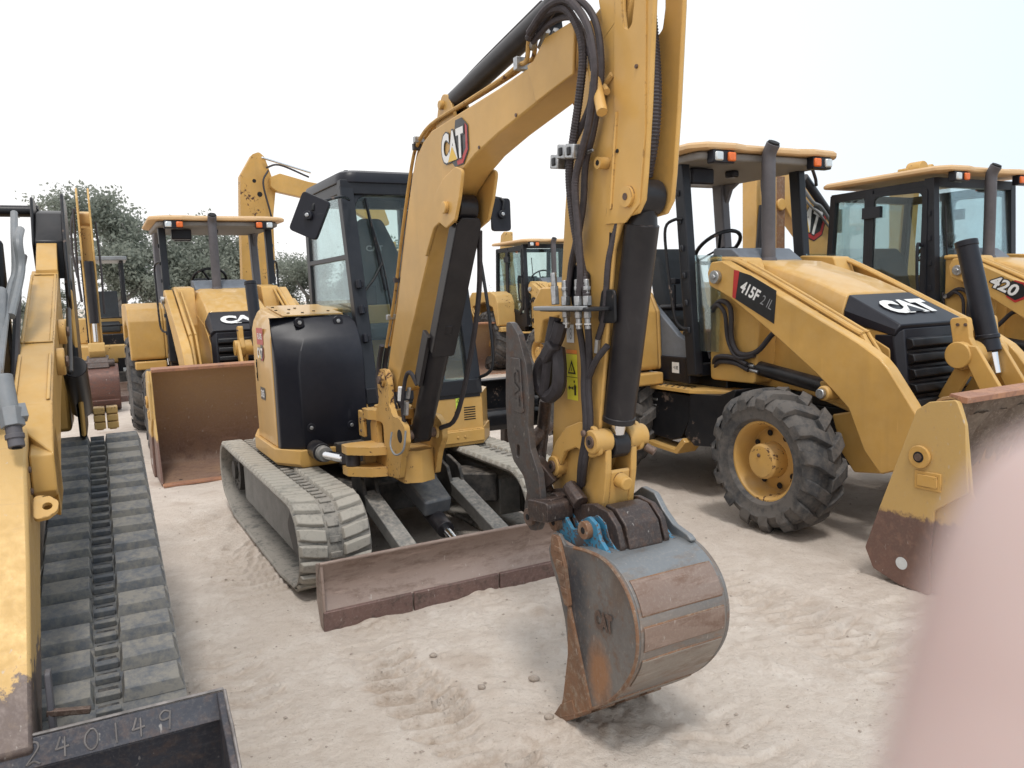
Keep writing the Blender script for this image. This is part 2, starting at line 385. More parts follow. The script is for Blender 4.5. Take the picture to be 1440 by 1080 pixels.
def words(parent,T,txt,w,h,m='white',name='lettering',bold=.03,shear=0.,z=.003,bg=None,bgm='decalblack'):
    g=G()
    if bg: poly_on(g,T,bg,.0012,bgm)
    g.mat(m); put_text(g,txt,T,w,h,0,0,z,bold,shear); return g.obj(name,None,parent,smooth=0,weld=False)

def place(ox,oy,deg): return dict(loc=(ox,oy,0),rz=R(deg)-PI/2)
# ------------------------------------------------------------ camera, light, world
cd=bpy.data.cameras.new('camera'); cam=bpy.data.objects.new('camera',cd); col.objects.link(cam); sc.camera=cam
cd.sensor_width=36; cd.lens=28; cd.clip_start=.01; cd.clip_end=2000
pitch=math.atan(128/1120)
cam.matrix_world=Matrix.Translation((0,0,1.7))@Matrix.Rotation(PI/2-pitch,4,'X')@Matrix.Rotation(-.036,4,'Z')
cd.dof.use_dof=True; cd.dof.focus_distance=4.2; cd.dof.aperture_fstop=9.5
SUN_EL,SUN_AZ=R(63),R(174)
w=bpy.data.worlds.new('World'); sc.world=w; w.use_nodes=True; nt=w.node_tree; bg=nt.nodes['Background']
sky=nt.nodes.new('ShaderNodeTexSky'); sky.sky_type='NISHITA'; sky.sun_disc=False; sky.sun_elevation=SUN_EL; sky.sun_rotation=SUN_AZ; sky.dust_density=4; sky.air_density=1.5
tc=nt.nodes.new('ShaderNodeTexCoord'); sx=nt.nodes.new('ShaderNodeSeparateXYZ'); nt.links.new(tc.outputs['Generated'],sx.inputs[0])
mr=nt.nodes.new('ShaderNodeMapRange'); mr.inputs[1].default_value=.05; mr.inputs[2].default_value=.75; nt.links.new(sx.outputs[0],mr.inputs[0])
cloud=nt.nodes.new('ShaderNodeTexNoise'); cloud.inputs['Scale'].default_value=2.2; cloud.inputs['Detail'].default_value=5; nt.links.new(tc.outputs['Generated'],cloud.inputs['Vector'])
c1=nt.nodes.new('ShaderNodeMix'); c1.data_type='RGBA'; c1.inputs[6].default_value=(1.10,1.09,1.09,1); c1.inputs[7].default_value=(.74,.89,1.02,1); nt.links.new(mr.outputs[0],c1.inputs[0])
c2=nt.nodes.new('ShaderNodeMix'); c2.data_type='RGBA'; c2.blend_type='MULTIPLY'; c2.inputs[0].default_value=.05; nt.links.new(c1.outputs[2],c2.inputs[6]); nt.links.new(cloud.outputs['Fac'],c2.inputs[7])
sk=nt.nodes.new('ShaderNodeMix'); sk.data_type='RGBA'; sk.blend_type='MULTIPLY'; sk.inputs[0].default_value=1; sk.inputs[7].default_value=(.07,.07,.07,1); nt.links.new(sky.outputs[0],sk.inputs[6])
c3=nt.nodes.new('ShaderNodeMix'); c3.data_type='RGBA'; c3.inputs[0].default_value=.9; nt.links.new(sk.outputs[2],c3.inputs[6]); nt.links.new(c2.outputs[2],c3.inputs[7])
nt.links.new(c3.outputs[2],bg.inputs[0]); bg.inputs[1].default_value=1.16
ld=bpy.data.lights.new('sun','SUN'); ld.energy=1.7; ld.angle=R(10); ld.color=(1,.965,.92)
sun=bpy.data.objects.new('sun',ld); col.objects.link(sun); sun.rotation_euler=(PI/2-SUN_EL,0,R(6))
sc.view_settings.view_transform='Standard'; sc.view_settings.look='None'; sc.view_settings.exposure=0
sc.cycles.max_bounces=8; sc.cycles.transparent_max_bounces=16; sc.cycles.use_denoising=True
try: sc.cycles.sample_clamp_indirect=6
except Exception: pass

# ------------------------------------------------------------ ground
def vnoise(x,y,seed):
    xi=np.floor(x).astype(np.int64); yi=np.floor(y).astype(np.int64); xf=x-xi; yf=y-yi
    def h(a,b):
        n=(a*374761393+b*668265263+seed*982451653)&0x7fffffff; n=((n^(n>>13))*1274126177)&0x7fffffff; return ((n^(n>>16))&0xffff)/65535.
    u=xf*xf*(3-2*xf); v=yf*yf*(3-2*yf)
    return (h(xi,yi)*(1-u)+h(xi+1,yi)*u)*(1-v)+(h(xi,yi+1)*(1-u)+h(xi+1,yi+1)*u)*v
TURN_SHADE=[None]
def ground_z(X,Y):
    tn=np.zeros_like(X)
    z=(vnoise(X*.35,Y*.35,1)-.5)*.02+(vnoise(X*1.3+3,Y*1.3,2)-.5)*.018+(vnoise(X*4,Y*4,3)-.5)*.012+(vnoise(X*11,Y*11,4)-.5)*.006+(vnoise(X*27,Y*27,5)-.5)*.005+np.maximum(0,vnoise(X*16,Y*16,15)-.62)*.035*np.clip((vnoise(X*1.7,Y*1.7,16)-.45)*6,0,1)+(vnoise(X*50,Y*50,6)-.5)*.004
    # old tread prints that run parallel to the machines, chopped into ribs
    for (cx,cy,ang,w,pitch,amp,L) in ((-.40,3.25,33,.34,.125,.032,1.5),(-.12,2.75,33,.36,.12,.032,2.2),(.18,2.2,36,.30,.12,.036,1.4),(-1.05,3.0,30,.36,.14,.018,2.4),(1.55,3.5,25,.36,.15,.016,2.4),(-2.0,5.4,27,.42,.12,.02,2.4),(1.3,4.3,28,.4,.16,.016,3.),(2.35,3.6,30,.45,.18,.012,2.4),(-.9,2.3,40,.35,.14,.010,1.6),(.95,2.4,20,.4,.15,.012,1.6)):
        a=R(ang); fx,fy=math.sin(a),-math.cos(a); s=(X-cx)*fx+(Y-cy)*fy; t=(X-cx)*math.cos(a)+(Y-cy)*math.sin(a)
        wob=(vnoise(X*5,Y*5,9)-.5)*.09
        m=np.clip((w/2-np.abs(t+wob))/.03,0,1)*np.clip((L/2-np.abs(s))/.25,0,1)*np.clip((vnoise(X*2.3,Y*2.3,12)-.18)*5,0,1)
        ph=((s+np.abs(t)*.35+wob*.6)/pitch)%1.; rib=np.where(ph<.72,ph/.72,np.maximum(0,1-(ph-.72)/.06))-.5*np.clip(1-np.abs(ph-.86)/.08,0,1)
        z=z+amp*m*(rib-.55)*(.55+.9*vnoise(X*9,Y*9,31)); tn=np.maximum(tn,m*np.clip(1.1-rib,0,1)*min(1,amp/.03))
    for (cx,cy,r_,h_) in ((.16,2.97,.10,.030),(.30,3.06,.08,.022),(.47,3.15,.10,.022),(-.75,4.05,.12,.018),(-.2,4.40,.12,.016),(.05,2.86,.09,-.016),(.30,2.9,.10,.014)):
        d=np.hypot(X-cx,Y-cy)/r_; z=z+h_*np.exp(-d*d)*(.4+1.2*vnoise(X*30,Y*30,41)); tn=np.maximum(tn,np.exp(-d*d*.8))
    TURN_SHADE[0]=tn
    return z
def axis_pts(lo,hi,a,b,fine,grow=1.12):
    p=list(np.arange(a,b,fine)); s=fine; q=b
    while q<hi: s*=grow; p.append(q); q+=s
    p.append(hi); s=fine; q=a-fine; r=[]
    while q>lo: r.append(q); s*=grow; q-=s
    r.append(lo); return np.array(r[::-1]+p)
xs=axis_pts(-900,900,-1.9,2.4,.0095,1.07); ys=axis_pts(-300,1500,1.8,4.4,.0095,1.07)
XX,YY=np.meshgrid(xs,ys); ZZ=ground_z(XX,YY); TN=TURN_SHADE[0].copy(); fade=np.clip((40-np.hypot(XX,YY))/25,0,1); ZZ*=fade
me=bpy.data.meshes.new('ground'); ny,nx=XX.shape
co=np.stack([XX,YY,ZZ],-1).reshape(-1,3).astype(np.float32)
idx=np.arange(nx*ny).reshape(ny,nx); q=np.stack([idx[:-1,:-1],idx[:-1,1:],idx[1:,1:],idx[1:,:-1]],-1).reshape(-1,4)
me.vertices.add(len(co)); me.vertices.foreach_set('co',co.ravel()); me.loops.add(q.size); me.loops.foreach_set('vertex_index',q.ravel().astype(np.int32))
me.polygons.add(len(q)); me.polygons.foreach_set('loop_start',np.arange(0,q.size,4,dtype=np.int32)); me.update(calc_edges=True); me.validate(); me.shade_smooth(); at_=me.attributes.new('turned_groove_shade','FLOAT','POINT'); at_.data.foreach_set('value',TN.reshape(-1).astype(np.float32))
s=NT('packed sand'); P=s.co.outputs['Object']
n1=s.noise(.8,6,.6); n2=s.noise(3.3,8,.68,.5); n3=s.noise(16,8,.72); n4=s.noise(70,6,.7); n5=s.noise(240,3,.6)
k=s.mix(s.ramp(n1,.3,.7),(.63,.55,.475),(.575,.505,.445)); k=s.mix(s.math('MULTIPLY',s.ramp(n2,.46,.68),.6),k,(.74,.675,.61))
k=s.mix(s.math('MULTIPLY',s.ramp(n3,.5,.70),.45),k,(.46,.375,.31)); k=s.mix(s.math('MULTIPLY',s.ramp(n4,.56,.70),.45),k,(.34,.275,.225))
damp=s.noise(1.9,3,.5); k=s.mix(s.math('MULTIPLY',s.ramp(damp,.60,.72),.5),k,(.40,.31,.245))
sp=s.noise(95,2,.5,.3); k=s.mix(s.ramp(sp,.72,.76,0,.7),k,(.17,.14,.12)); k=s.mix(s.math('MULTIPLY',s.ramp(n5,.68,.75),.5),k,(.68,.63,.58))
an=s.n('ShaderNodeAttribute'); an.attribute_name='turned_groove_shade'; k=s.mix(s.math('MULTIPLY',s.math('MULTIPLY',an.outputs['Fac'],s.ramp(n3,.35,.6)),.5),k,(.42,.32,.24))  # brown of broken soil, plus groove shade painted into the tread prints
bmp=s.math('ADD',s.math('MULTIPLY',n3,1.0),s.math('ADD',s.math('MULTIPLY',n4,.45),s.math('MULTIPLY',n5,.12)))
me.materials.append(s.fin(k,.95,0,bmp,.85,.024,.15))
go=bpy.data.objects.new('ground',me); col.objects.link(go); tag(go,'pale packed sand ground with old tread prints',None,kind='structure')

# crumbs of dried clay and small stones, nobody could count them
rs=random.Random(3); g=G(); M['pebble']=rusty('clay crumbs',(.40,.34,.29),(.30,.25,.21),(.45,.4,.35),.9,0,6)
def gz(x,y): return float(ground_z(np.array([x]),np.array([y]))[0])
for i in range(1500):
    d=1.9+rs.random()**1.6*9; a=rs.uniform(-.62,.6); x,y=d*math.tan(a),d; r=rs.choice((.003,.004,.005,.007,.010))*rs.uniform(.7,1.3)
    z=gz(x,y); vs=[(x+r*rs.uniform(.7,1.2)*dx,y+r*rs.uniform(.7,1.2)*dy,z+r*(.55*dz+.2)) for dx,dy,dz in ((1,0,0),(-1,0,0),(0,1,0),(0,-1,0),(0.1,0,1),(0,0,-1))]
    g.add(vs,[(0,2,4),(2,1,4),(1,3,4),(3,0,4),(2,0,5),(1,2,5),(3,1,5),(0,3,5)])
tag(g.obj('clay_crumbs','pebble',smooth=0,weld=False),'small crumbs of dried clay scattered over the sand','crumbs',kind='stuff')
for i,(x,y,r,lb) in enumerate(((.05,3.35,.022,'small brown clod between the blade and the bucket'),(-.42,3.62,.016,'tan clod near the left end of the blade'),(.10,3.0,.018,'dark clod just left of the bucket tooth'),(-.18,3.30,.017,'brown clod in front of the blade in the tread print'))):
    g=G(); rings=[]
    for a in range(5):
        ph=PI*(a+.5)/5-PI/2; rings.append([(x+r*1.2*math.cos(ph)*math.cos(b*PI/4)*rs.uniform(.8,1.15),y+r*math.cos(ph)*math.sin(b*PI/4)*rs.uniform(.8,1.15),gz(x,y)+r*.45+r*.7*math.sin(ph)) for b in range(8)])
    g.loft(rings); tag(g.obj('clod','pebble',smooth=60),lb,'clod','clods of dried clay')
# ------------------------------------------------------------ rubber tracks
def loop_pts(wheels,step):
    """closed outline around circles given clockwise seen from -y as (x,z,r); returns evenly spaced points with tangents"""
    P=[]; n=len(wheels)
    for i in range(n):
        x0,z0,r0=wheels[i-1]; x1,z1,r1=wheels[i]; x2,z2,r2=wheels[(i+1)%n]
        def tang(xa,za,ra,xb,zb,rb):
            d=math.atan2(zb-za,xb-xa); L=math.hypot(xb-xa,zb-za); return d+PI/2-math.asin((rb-ra)/L)*1
        a0=tang(x0,z0,r0,x1,z1,r1); a1=tang(x1,z1,r1,x2,z2,r2)
        while a1>a0: a1-=2*PI
        if a0-a1>1.9*PI: a1=a0
        m=max(2,int((a0-a1)/R(6)))
        for k in range(m+1):
            a=a0+(a1-a0)*k/m; P.append((x1+r1*math.cos(a),z1+r1*math.sin(a)))
    P.append(P[0]); d=[0]
    for i in range(len(P)-1): d.append(d[-1]+math.hypot(P[i+1][0]-P[i][0],P[i+1][1]-P[i][1]))
    L=d[-1]; N=round(L/step); out=[]; j=0
    for i in range(N):
        x=L*i/N
        while d[j+1]<x: j+=1
        t=(x-d[j])/max(1e-9,d[j+1]-d[j]); a,b=P[j],P[j+1]; tx,tz=b[0]-a[0],b[1]-a[1]; q=math.hypot(tx,tz)
        out.append((a[0]+tx*t,a[1]+tz*t,tx/q,tz/q))
    return out
def rubber_track(parent,yc,w,wheels,pitch,lug,style,lm,bm_,name='track'):
    g=G(); pts=loop_pts(wheels,pitch/4); n=len(pts); th=.022; hw=w/2
    g.mat(bm_); rings=[]
    for (x,z,tx,tz) in pts:
        nx_,nz_=-tz,tx
        ring=[(x+nx_*0,yc-hw,z+nz_*0),(x-nx_*th,yc-hw+.006,z-nz_*th),(x-nx_*th,yc+hw-.006,z-nz_*th),(x,yc+hw,z)]
        rings.append(ring)
    rings.append(rings[0]); g.loft(rings,False)
    N=n//4
    for i in range(N):
        for side in (-1,1):
            off=(.5 if (side>0 and style=='chev') else 0)
            L=pts[int((i+off)*4)%n]; x,z,tx,tz=L; nx_,nz_=-tz,tx
            # lug: footprint tapers, rises by lug
            if style=='chev':
                prof=[(.03,.46),(.42,.36),(1.,.26)]   # (lateral fraction, half length in pitches) wide inside
                sk=-.16
            elif style=='skew':
                prof=[(.0,.40),(.5,.44),(1.,.37)]; sk=-.35
            else:
                prof=[(.0,.35),(.5,.36),(1.,.35)]; sk=.0
            g.mat(lm); y0=.045 if style!='block' else .038
            vs=[]
            for lat,hl in prof:
                yy=yc+side*(y0+lat*(hw-y0-.004)); c=sk*lat*pitch; 
                for (a,hh) in ((-hl*pitch,0),(-hl*pitch*.80,lug),(hl*pitch*.80,lug),(hl*pitch,0)):
                    a+=c+ (random.random()-.5)*pitch*.03
                    vs.append((x+tx*a+nx_*(hh+.001),yy+(-side*.012 if (hh and lat==1.) else side*.008 if (hh and lat==0.) else 0),z+tz*a+nz_*(hh+.001)))
            fs=[]
            for k in range(2):
                for j in range(3): fs.append((k*4+j,k*4+j+1,k*4+4+j+1,k*4+4+j))
            fs+=[(0,1,2,3),(11,10,9,8)]
            g.add(vs,fs)
        # guide strip between the two lug rows
        x,z,tx,tz=pts[int(i*4+1)%n]; nx_,nz_=-tz,tx; g.mat(bm_)
        T=Matrix(((tx,0,nx_,x),(0,1,0,yc),(tz,0,nz_,z),(0,0,0,1)))
        g.box(-pitch*(.22 if style!='block' else .2),pitch*(.22 if style!='block' else -.04),-.034,.034,.0,.013 if style!='block' else .022,T)
        if style=='block': g.box(pitch*.28,pitch*.42,-.034,.034,.0,.022,T); g.mat('rubber'); g.box(-pitch*.46,-pitch*.24,-.028,.028,-.001,.004,T)
        g.mat('rubber'); None if style!='block' else g.box(pitch*.06,pitch*.24,-.028,.028,-.001,.004,T)
    return g.obj(name,None,parent,bevel=.005 if style!='chev' else .004,smooth=50,weld=False)
def wheel_disc(parent,name,c,r,y0,y1,mat,hub=.35,n=28,holes=0,bev=.004):
    g=G(); g.cyl((c[0],y0,c[1]),(c[0],y1,c[1]),r,n=n)
    s=1 if y1>y0 else -1
    g.cyl((c[0],y1,c[1]),(c[0],y1+s*.025,c[1]),r*hub,n=20)
    for i in range(holes): a=2*PI*i/holes; g.bolt((c[0]+r*.7*math.cos(a),y1,c[1]+r*.7*math.sin(a)),(0,s,0),.011)
    return g.obj(name,mat,parent,bevel=bev)

def excavator_undercarriage(ex,full=True,ys=(-.865,.585),blade=True,lm='lugpale'):
    for yc in ys:
        wh=[(-1.10,.305,.262),(1.10,.305,.262),(.86,.262,.235),(-.80,.262,.235)]
        wh=[(-1.12,.33,.225),(1.10,.30,.245),(.80,.25,.225),(-.80,.25,.225)]
        rubber_track(ex,yc,.42,wh,.088 if full else .16,.021,'skew',lm,'rubberdust')
        out=-1 if yc<0 else 1; a,b=yc+out*.10,yc-out*.12
        g=G(); g.prism(rnd([(-.86,.14),(.80,.14),(.80,.40),(.62,.46),(-.60,.46),(-.86,.42)],.04),'y',min(a,b),max(a,b)); g.obj('track_frame','greyarm',ex,bevel=.008)
        if full:
            y1=yc+out*.115
            g=G(); g.prism(rnd([(.70,.28),(.82,.13),(1.06,.10),(1.22,.2),(1.26,.34),(1.18,.46),(.98,.50),(.80,.44)],.06),'y',yc+out*.05,y1,holes=[rnd([(1.0,.26),(1.08,.26),(1.08,.40),(1.0,.40)],.035)]); g.mat('hole'); g.box(.98,1.1,min(yc,yc+out*.045),max(yc,yc+out*.045),.24,.42)
            g.cur=0; g.obj('idler',M['darkframe'],ex,bevel=.006) if False else None
            g=G(); g.mat('darkframe'); g.prism(rnd([(.66,.30),(.80,.16),(1.04,.12),(1.19,.2),(1.23,.34),(1.14,.45),(.98,.49),(.78,.42)],.06),'y',yc+out*.04,y1,holes=[rnd([(.99,.24),(1.07,.24),(1.07,.38),(.99,.38)],.035)])
            g.mat('hole'); g.box(.97,1.09,yc-.03,yc+.03,.22,.40); g.obj('idler',None,ex,bevel=.006)
            wheel_disc(ex,'sprocket',(-1.12,.33),.17,yc-.04,y1,'darkframe',.45,24,9)
    c=(ys[0]+ys[1])/2
    g=G(); g.mat('darkframe')
    g.prism(rnd([(-.55,-.34+c),(-.75,-.58+c),(-.5,-.62+c),(-.28,-.40+c),(.28,-.40+c),(.62,-.62+c),(.85,-.58+c),(.62,-.30+c),(.62,.30+c),(.85,.58+c),(.62,.62+c),(.28,.40+c),(-.28,.40+c),(-.5,.62+c),(-.75,.58+c),(-.55,.34+c)],.03),'z',.26,.46)
    g.cyl((0,-.02,.46),(0,-.02,.60),.40,n=40)
    g.obj('centre_frame',None,ex,bevel=.01)
    if full:
        for yy in (c-.33,c+.27):
            g=G(); g.mat('darkframe'); g.prism(rnd([(.58,.28),(.80,.30),(.86,.40),(.78,.55),(.58,.60)],.03),'y',yy-.055,yy-.03); g.prism(rnd([(.58,.28),(.80,.30),(.86,.40),(.78,.55),(.58,.60)],.03),'y',yy+.03,yy+.055)
            g.obj('arm_bracket',None,ex,bevel=.005)
            g=G(); g.beam((.78,yy,.42),(1.57,yy-.01,.215),.105,.09,ext=.01); g.obj('push_arm','greyarm',ex,bevel=.006)
        g=G(); g.mat('plate_grey'); g.prism(rnd([(.86,c-.135),(.86,c+.095),(1.28,c+.065),(1.30,c-.12)],.02),'z',0,.10,T=Matrix.Translation((.70,0,.545))@Matrix.Rotation(R(17),4,'Y')@Matrix.Translation((-.78,0,-.05)))
        g.obj('cylinder_cover',None,ex,bevel=.012)
        g=G(); g.mat('cylblack'); g.cyl((.62,c-.02,.46),(1.30,c-.03,.28),.055); g.mat('chrome'); g.cyl((1.30,c-.03,.28),(1.6,c-.03,.2),.028); g.mat('darkframe'); g.cyl((.72,c-.10,.52),(.72,c+.10,.52),.06); g.cyl((1.48,c-.12,.24),(1.48,c+.08,.24),.035)
        g.obj('blade_cylinder',None,ex,bevel=.003)
        g=G(); g.mat('hose')
        for k,yo in enumerate((-.2,.16,-.26)): g.tube([(.2,c+yo*.5,.5),(.5,c+yo,.48),(.7,c+yo*1.1,.36),(.62,c+yo*.9,.30)],.014)
        g.obj('hydraulic_hose',None,ex)
    if blade:
        # concave plate with a wavy battered top edge, bolted cutting edge and end ribs
        W=1.02; cy=-.03; g=G(); g.mat('bladerust'); rings=[]
        prof=[(1.690,.085),(1.655,.13),(1.640,.19),(1.645,.25),(1.672,.31),(1.695,.345)]
        for i in range(41):
            y=cy-W+2*W*i/40; wv=.006*math.sin(i*.9)+.004*math.sin(i*2.3)
            f=[(x+wv*(z-.08)*2,z+(wv*1.2 if z>.3 else 0)) for x,z in prof]; bk=[(x-.022,z+(wv*1.2 if z>.3 else 0)) for x,z in prof[::-1]]
            rings.append([(p[0],y,p[1]) for p in f+bk])
        g.loft(rings)
        g.mat('bladestrip')
        for (a,b) in ((-1.0,-.52),(-.51,.0),(.01,.52),(.53,1.0)): g.prism([(1.682,-.012),(1.700,-.012),(1.712,.095),(1.694,.10)],'y',cy+a*W,cy+b*W)
        g.mat('bladerust'); g.tube([(1.686,cy-W,.347),(1.690,cy-.3,.350),(1.688,cy+.4,.344),(1.686,cy+W,.348)],.011)
        for yy in (cy-W,cy+W-.016): g.prism(rnd([(1.70,-.01),(1.705,.10),(1.69,.35),(1.60,.33),(1.585,.12),(1.63,0)],.015),'y',yy,yy+.016)
        g.box(1.56,1.618,cy-.62,cy+.62,.14,.20); g.box(1.56,1.62,cy-.62,cy+.62,.24,.29)
        g.obj('dozer_blade',None,ex,bevel=.003)

def cab_glass(parent,name,pts,mat='glass',th=.006):
    """pane from 4+ coplanar 3D points"""
    g=G(); P=[Vector(p) for p in pts]; n=(P[1]-P[0]).cross(P[2]-P[0]).normalized()*th; m=len(P)
    g.add([tuple(p) for p in P]+[tuple(p+n) for p in P],[tuple(range(m))[::-1],tuple(range(m,2*m))]+[(i,(i+1)%m,m+(i+1)%m,m+i) for i in range(m)])
    return g.obj(name,mat,parent,smooth=0)

def mirror(parent,pl,c,u,v,w,h,arm):
    """flat black mirror head centred c, facing away; arm is a list of points"""
    g=G(); g.mat('plastic'); T=frame(c,u,v); g.prism(rnd([(-w/2,-h/2),(w/2,-h/2),(w/2,h/2),(-w/2,h/2)],.03,5),'z',-.018,.018,T=T)
    g.cyl(tuple(T@Vector((0,0,.015))),tuple(T@Vector((0,0,.05))),.03); g.mat('zinc'); g.cyl(tuple(T@Vector((0,0,.05))),tuple(T@Vector((0,0,.06))),.014)
    g.mat('black'); g.tube(arm,.011,8,4); o=g.obj('mirror',None,parent,bevel=.005)
    g=G(); g.prism(rnd([(-w/2+.012,-h/2+.012),(w/2-.012,-h/2+.012),(w/2-.012,h/2-.012),(-w/2+.012,h/2-.012)],.025,4),'z',-.021,-.019,T=T); g.obj('mirror_glass','glassdark',o)
    return o

M['plate_grey']=paint('grey cover plate',(.085,.09,.10),.5,.15,.5,(.3,.28,.25),scale=2)
ex=thing('mini_excavator','yellow mini excavator with closed black cab and front blade, its bucket resting in the foreground','excavator',**place(-.905,5.95,28.5))
excavator_undercarriage(ex)

# ---- revolving body
def body(ex):
    # deck under everything
    plan=[(.30,.60),(.30,-.76),(.12,-.885),(-.55,-.885)]+[(-.30+1.0*math.cos(R(a)),-.05+.98*math.sin(R(a))*.92) for a in range(238,121,-9)]+[(-.55,.80),(.05,.78)]
    g=G(); g.prism(plan,'z',.60,.70); g.obj('deck','darkframe',ex,bevel=.01)
    # yellow skirt, swept round the right corner
    g=G(); sk=[(.335,-.46),(.335,-.79),(.13,-.915),(-.55,-.915)]+[(-.30+1.03*math.cos(R(a)),-.05+1.01*math.sin(R(a))*.92) for a in range(238,121,-9)]
    inner=[(x*.93-.01,y*.94) for x,y in sk]
    rings=[]
    for (x,y),(u,v) in zip(sk,inner):
        dx,dy=x-u,y-v; rings.append([(x-dx*.35,y-dy*.35,.575),(x,y,.60),(x,y,.695),(u,v,.695),(u,v,.575)])
    g.loft(rings); g.obj('skirt','yellow',ex,bevel=.006)
    g=G(); g.prism([(.31,.04),(.31,.60),(.05,.785),(-.5,.80),(-.5,.70),(0,.68),(.24,.55),(.24,.04)],'z',.575,.70); g.prism([(.20,.10),(.325,.10),(.325,.605),(.20,.605)],'z',.60,.69)
    g.mat('hole')
    for y in (.38,.44): g.bolt((.325,y,.645),(1,0,0),.011)
    g.mats=[M['yellow'],M['pin']]; g.obj('front_sill',None,ex,bevel=.008)
    # black corner cover: front + chamfer, folds back at the top
    def ring(z,xf,xc,yr,yl=-.30,ch=.13,xb=.115):
        return [(xb-.30,-.60,z),(xb,-.888,z),(xc,-.888+.004,z),(xf,-.888+ch,z),(xf,yl,z),(xf-.30,yl,z)]
    rings=[ring(.690,.300,.17,0),ring(.72,.315,.18,0),ring(1.25,.305,.18,0),ring(1.36,.285,.165,0,ch=.155),ring(1.45,.235,.13,0,ch=.20),ring(1.535,.17,.10,0,ch=.27),ring(1.575,.14,.085,0,ch=.30,yl=-.33),ring(1.588,.115,.07,0,ch=.31,yl=-.34)]
    g=G(); g.loft([[(x,y,z) for x,y,z in r] for r in rings]); 
    tri=[(.302,-.60,1.50),(.302,-.52,1.50),(.31,-.50,1.36)]
    o=g.obj('tank_cover','plastic',ex,bevel=.022,smooth=30,seg=3)
    g=G(); g.mat('pin')
    for x,y,z in ((.165,-.70,1.55),(.165,-.43,1.55)): 
        g.mat('plastic'); g.cyl((x-.02,y,z),(x+.012,y,z-.0),.034,n=20); g.mat('zinc'); g.cyl((x+.012,y,z),(x+.018,y,z),.015,n=6)
    for y,z in ((-.70,.84),(-.42,.83)): g.mat('plastic'); g.cyl((.29,y,z),(.318,y,z),.03,n=20); g.mat('zinc'); g.cyl((.318,y,z),(.325,y,z),.014,n=6)
    g.obj('bolt',None,o,bevel=.002)
    g=G(); g.prism([(.31,-.49),(.31,-.37),(.32,-.37),(.32,-.49)],'z',1.36,1.37)
    # yellow engine side and rear
    sd=[(.112,-.89),(-.50,-.89)]+[(-.30+1.0*math.cos(R(a)),-.05+.98*math.sin(R(a))*.92) for a in range(238,121,-9)]+[(-.5,.55),(-.45,.0),(-.3,-.34),(.112,-.34)]
    ins=lambda k,z:[(x*(1-k)+(-.3)*k,(y*(1-k)+(-.2)*k if y<-.4 or x<-.6 else y),z+(.07*min(1,max(0,(.11-x)/.7)) if z>1.4 else 0)) for x,y in sd]
    g=G(); g.loft([ins(0,.695),ins(0,1.44),ins(.02,1.50),ins(.06,1.56),ins(.10,1.585)]); g.obj('engine_cover','yellow_side',ex,bevel=.008,smooth=40)
    # top plate with small bolts
    g=G(); g.mat('yellow_side'); TT=Matrix.Translation((.06,0,1.592))@Matrix.Rotation(R(5.7),4,'Y'); g.prism([(0,-.78),(0,-.36),(-.66,-.36),(-.66,-.76)],'z',0,.010,T=TT)
    g.mat('hole')
    for x,y in ((-.05,-.72),(-.05,-.62),(-.25,-.76),(-.28,-.66),(-.12,-.52),(-.35,-.6),(-.1,-.42),(-.45,-.74)): g.cyl((x,y,1.60+(.06-x)*.1),(x,y,1.608+(.06-x)*.1),.011,n=10)
    g.obj('top_plate',None,ex,bevel=.002)
    g=G(); g.mat('hole'); g.box(-.42,-.40,-.893,-.889,1.12,1.28); g.box(-.415,-.405,-.897,-.893,1.14,1.18); g.box(-.415,-.405,-.897,-.893,1.22,1.26); g.obj('door_latch',None,ex,bevel=.001)
    # decals on the right side (read sideways on, x decreasing to the left of the picture)
    T=frame((-.225,-.8915,1.455),(1,0,0),(0,0,1)); words(ex,T,'FLA705',.15,.045,'white',bg=[(-.115,-.06),(.105,-.06),(.105,.06),(-.115,.06)],bgm='decalred',name='fleet_number_decal')
    logo(ex,frame((-.235,-.8915,1.335),(1,0,0),(0,0,1)),.19,.085,'logo_decal',hexy=True)
    words(ex,frame((-.25,-.8915,1.04),(1,0,0),(0,0,1)),'305',.11,.055,'white',name='model_number_decal',bg=[(-.08,-.045),(.075,-.045),(.09,0),(.075,.045),(-.08,.045)])
    # yellow panel below the cab front, with louvre slots
    g=G(); g.mat('yellow_side'); g.prism(rnd([(.10,.70),(.605,.70),(.60,.965),(.10,.975)],.008),'x',.225,.300)
    g.prism([(.30,.605),(.02,.785),(-.5,.80),(-.5,.74),(.0,.72),(.26,.58)],'z',.70,.965)
    g.mat('hole')
    for k in range(6): g.box(.2995,.3015,.45,.545,.765+k*.018,.774+k*.018)
    g.cyl((.30,.385,.83),(.304,.385,.83),.012)
    g.obj('front_panel',None,ex,bevel=.004)
    g=G(); g.mat('yellow_side'); g.prism(rnd([(-.32,.90),(-.28,.83),(-.05,.84),(-.05,1.0),(-.33,.985)],.006),'x',.24,.302); g.mat('pin'); g.bolt((.302,-.13,.93),(1,0,0),.013); g.obj('front_panel',None,ex,bevel=.004)
    T=frame((.3035,.405,.90),(0,1,0),(0,0,1)); g=G()
    poly_on(g,T,[(-.022,-.055),(.022,-.055),(.022,.05),(-.022,.05)],0,'decalgreen'); poly_on(g,T,[(-.022,.052),(.022,.052),(.022,.06),(-.022,.06)],0,'decalblack')
    g.mat('decalblack')
    poly_on(g,T,[(-.015,.005),(.015,.005),(0,.035)],.001,'decalblack'); poly_on(g,T,[(-.009,.009),(.009,.009),(0,.027)],.002,'decalgreen'); g.mat('decalblack'); g.add([(0,-.04,.001),(.012,-.04,.001),(.012,-.012,.001),(0,-.02,.001)],[(0,1,2,3)],T)
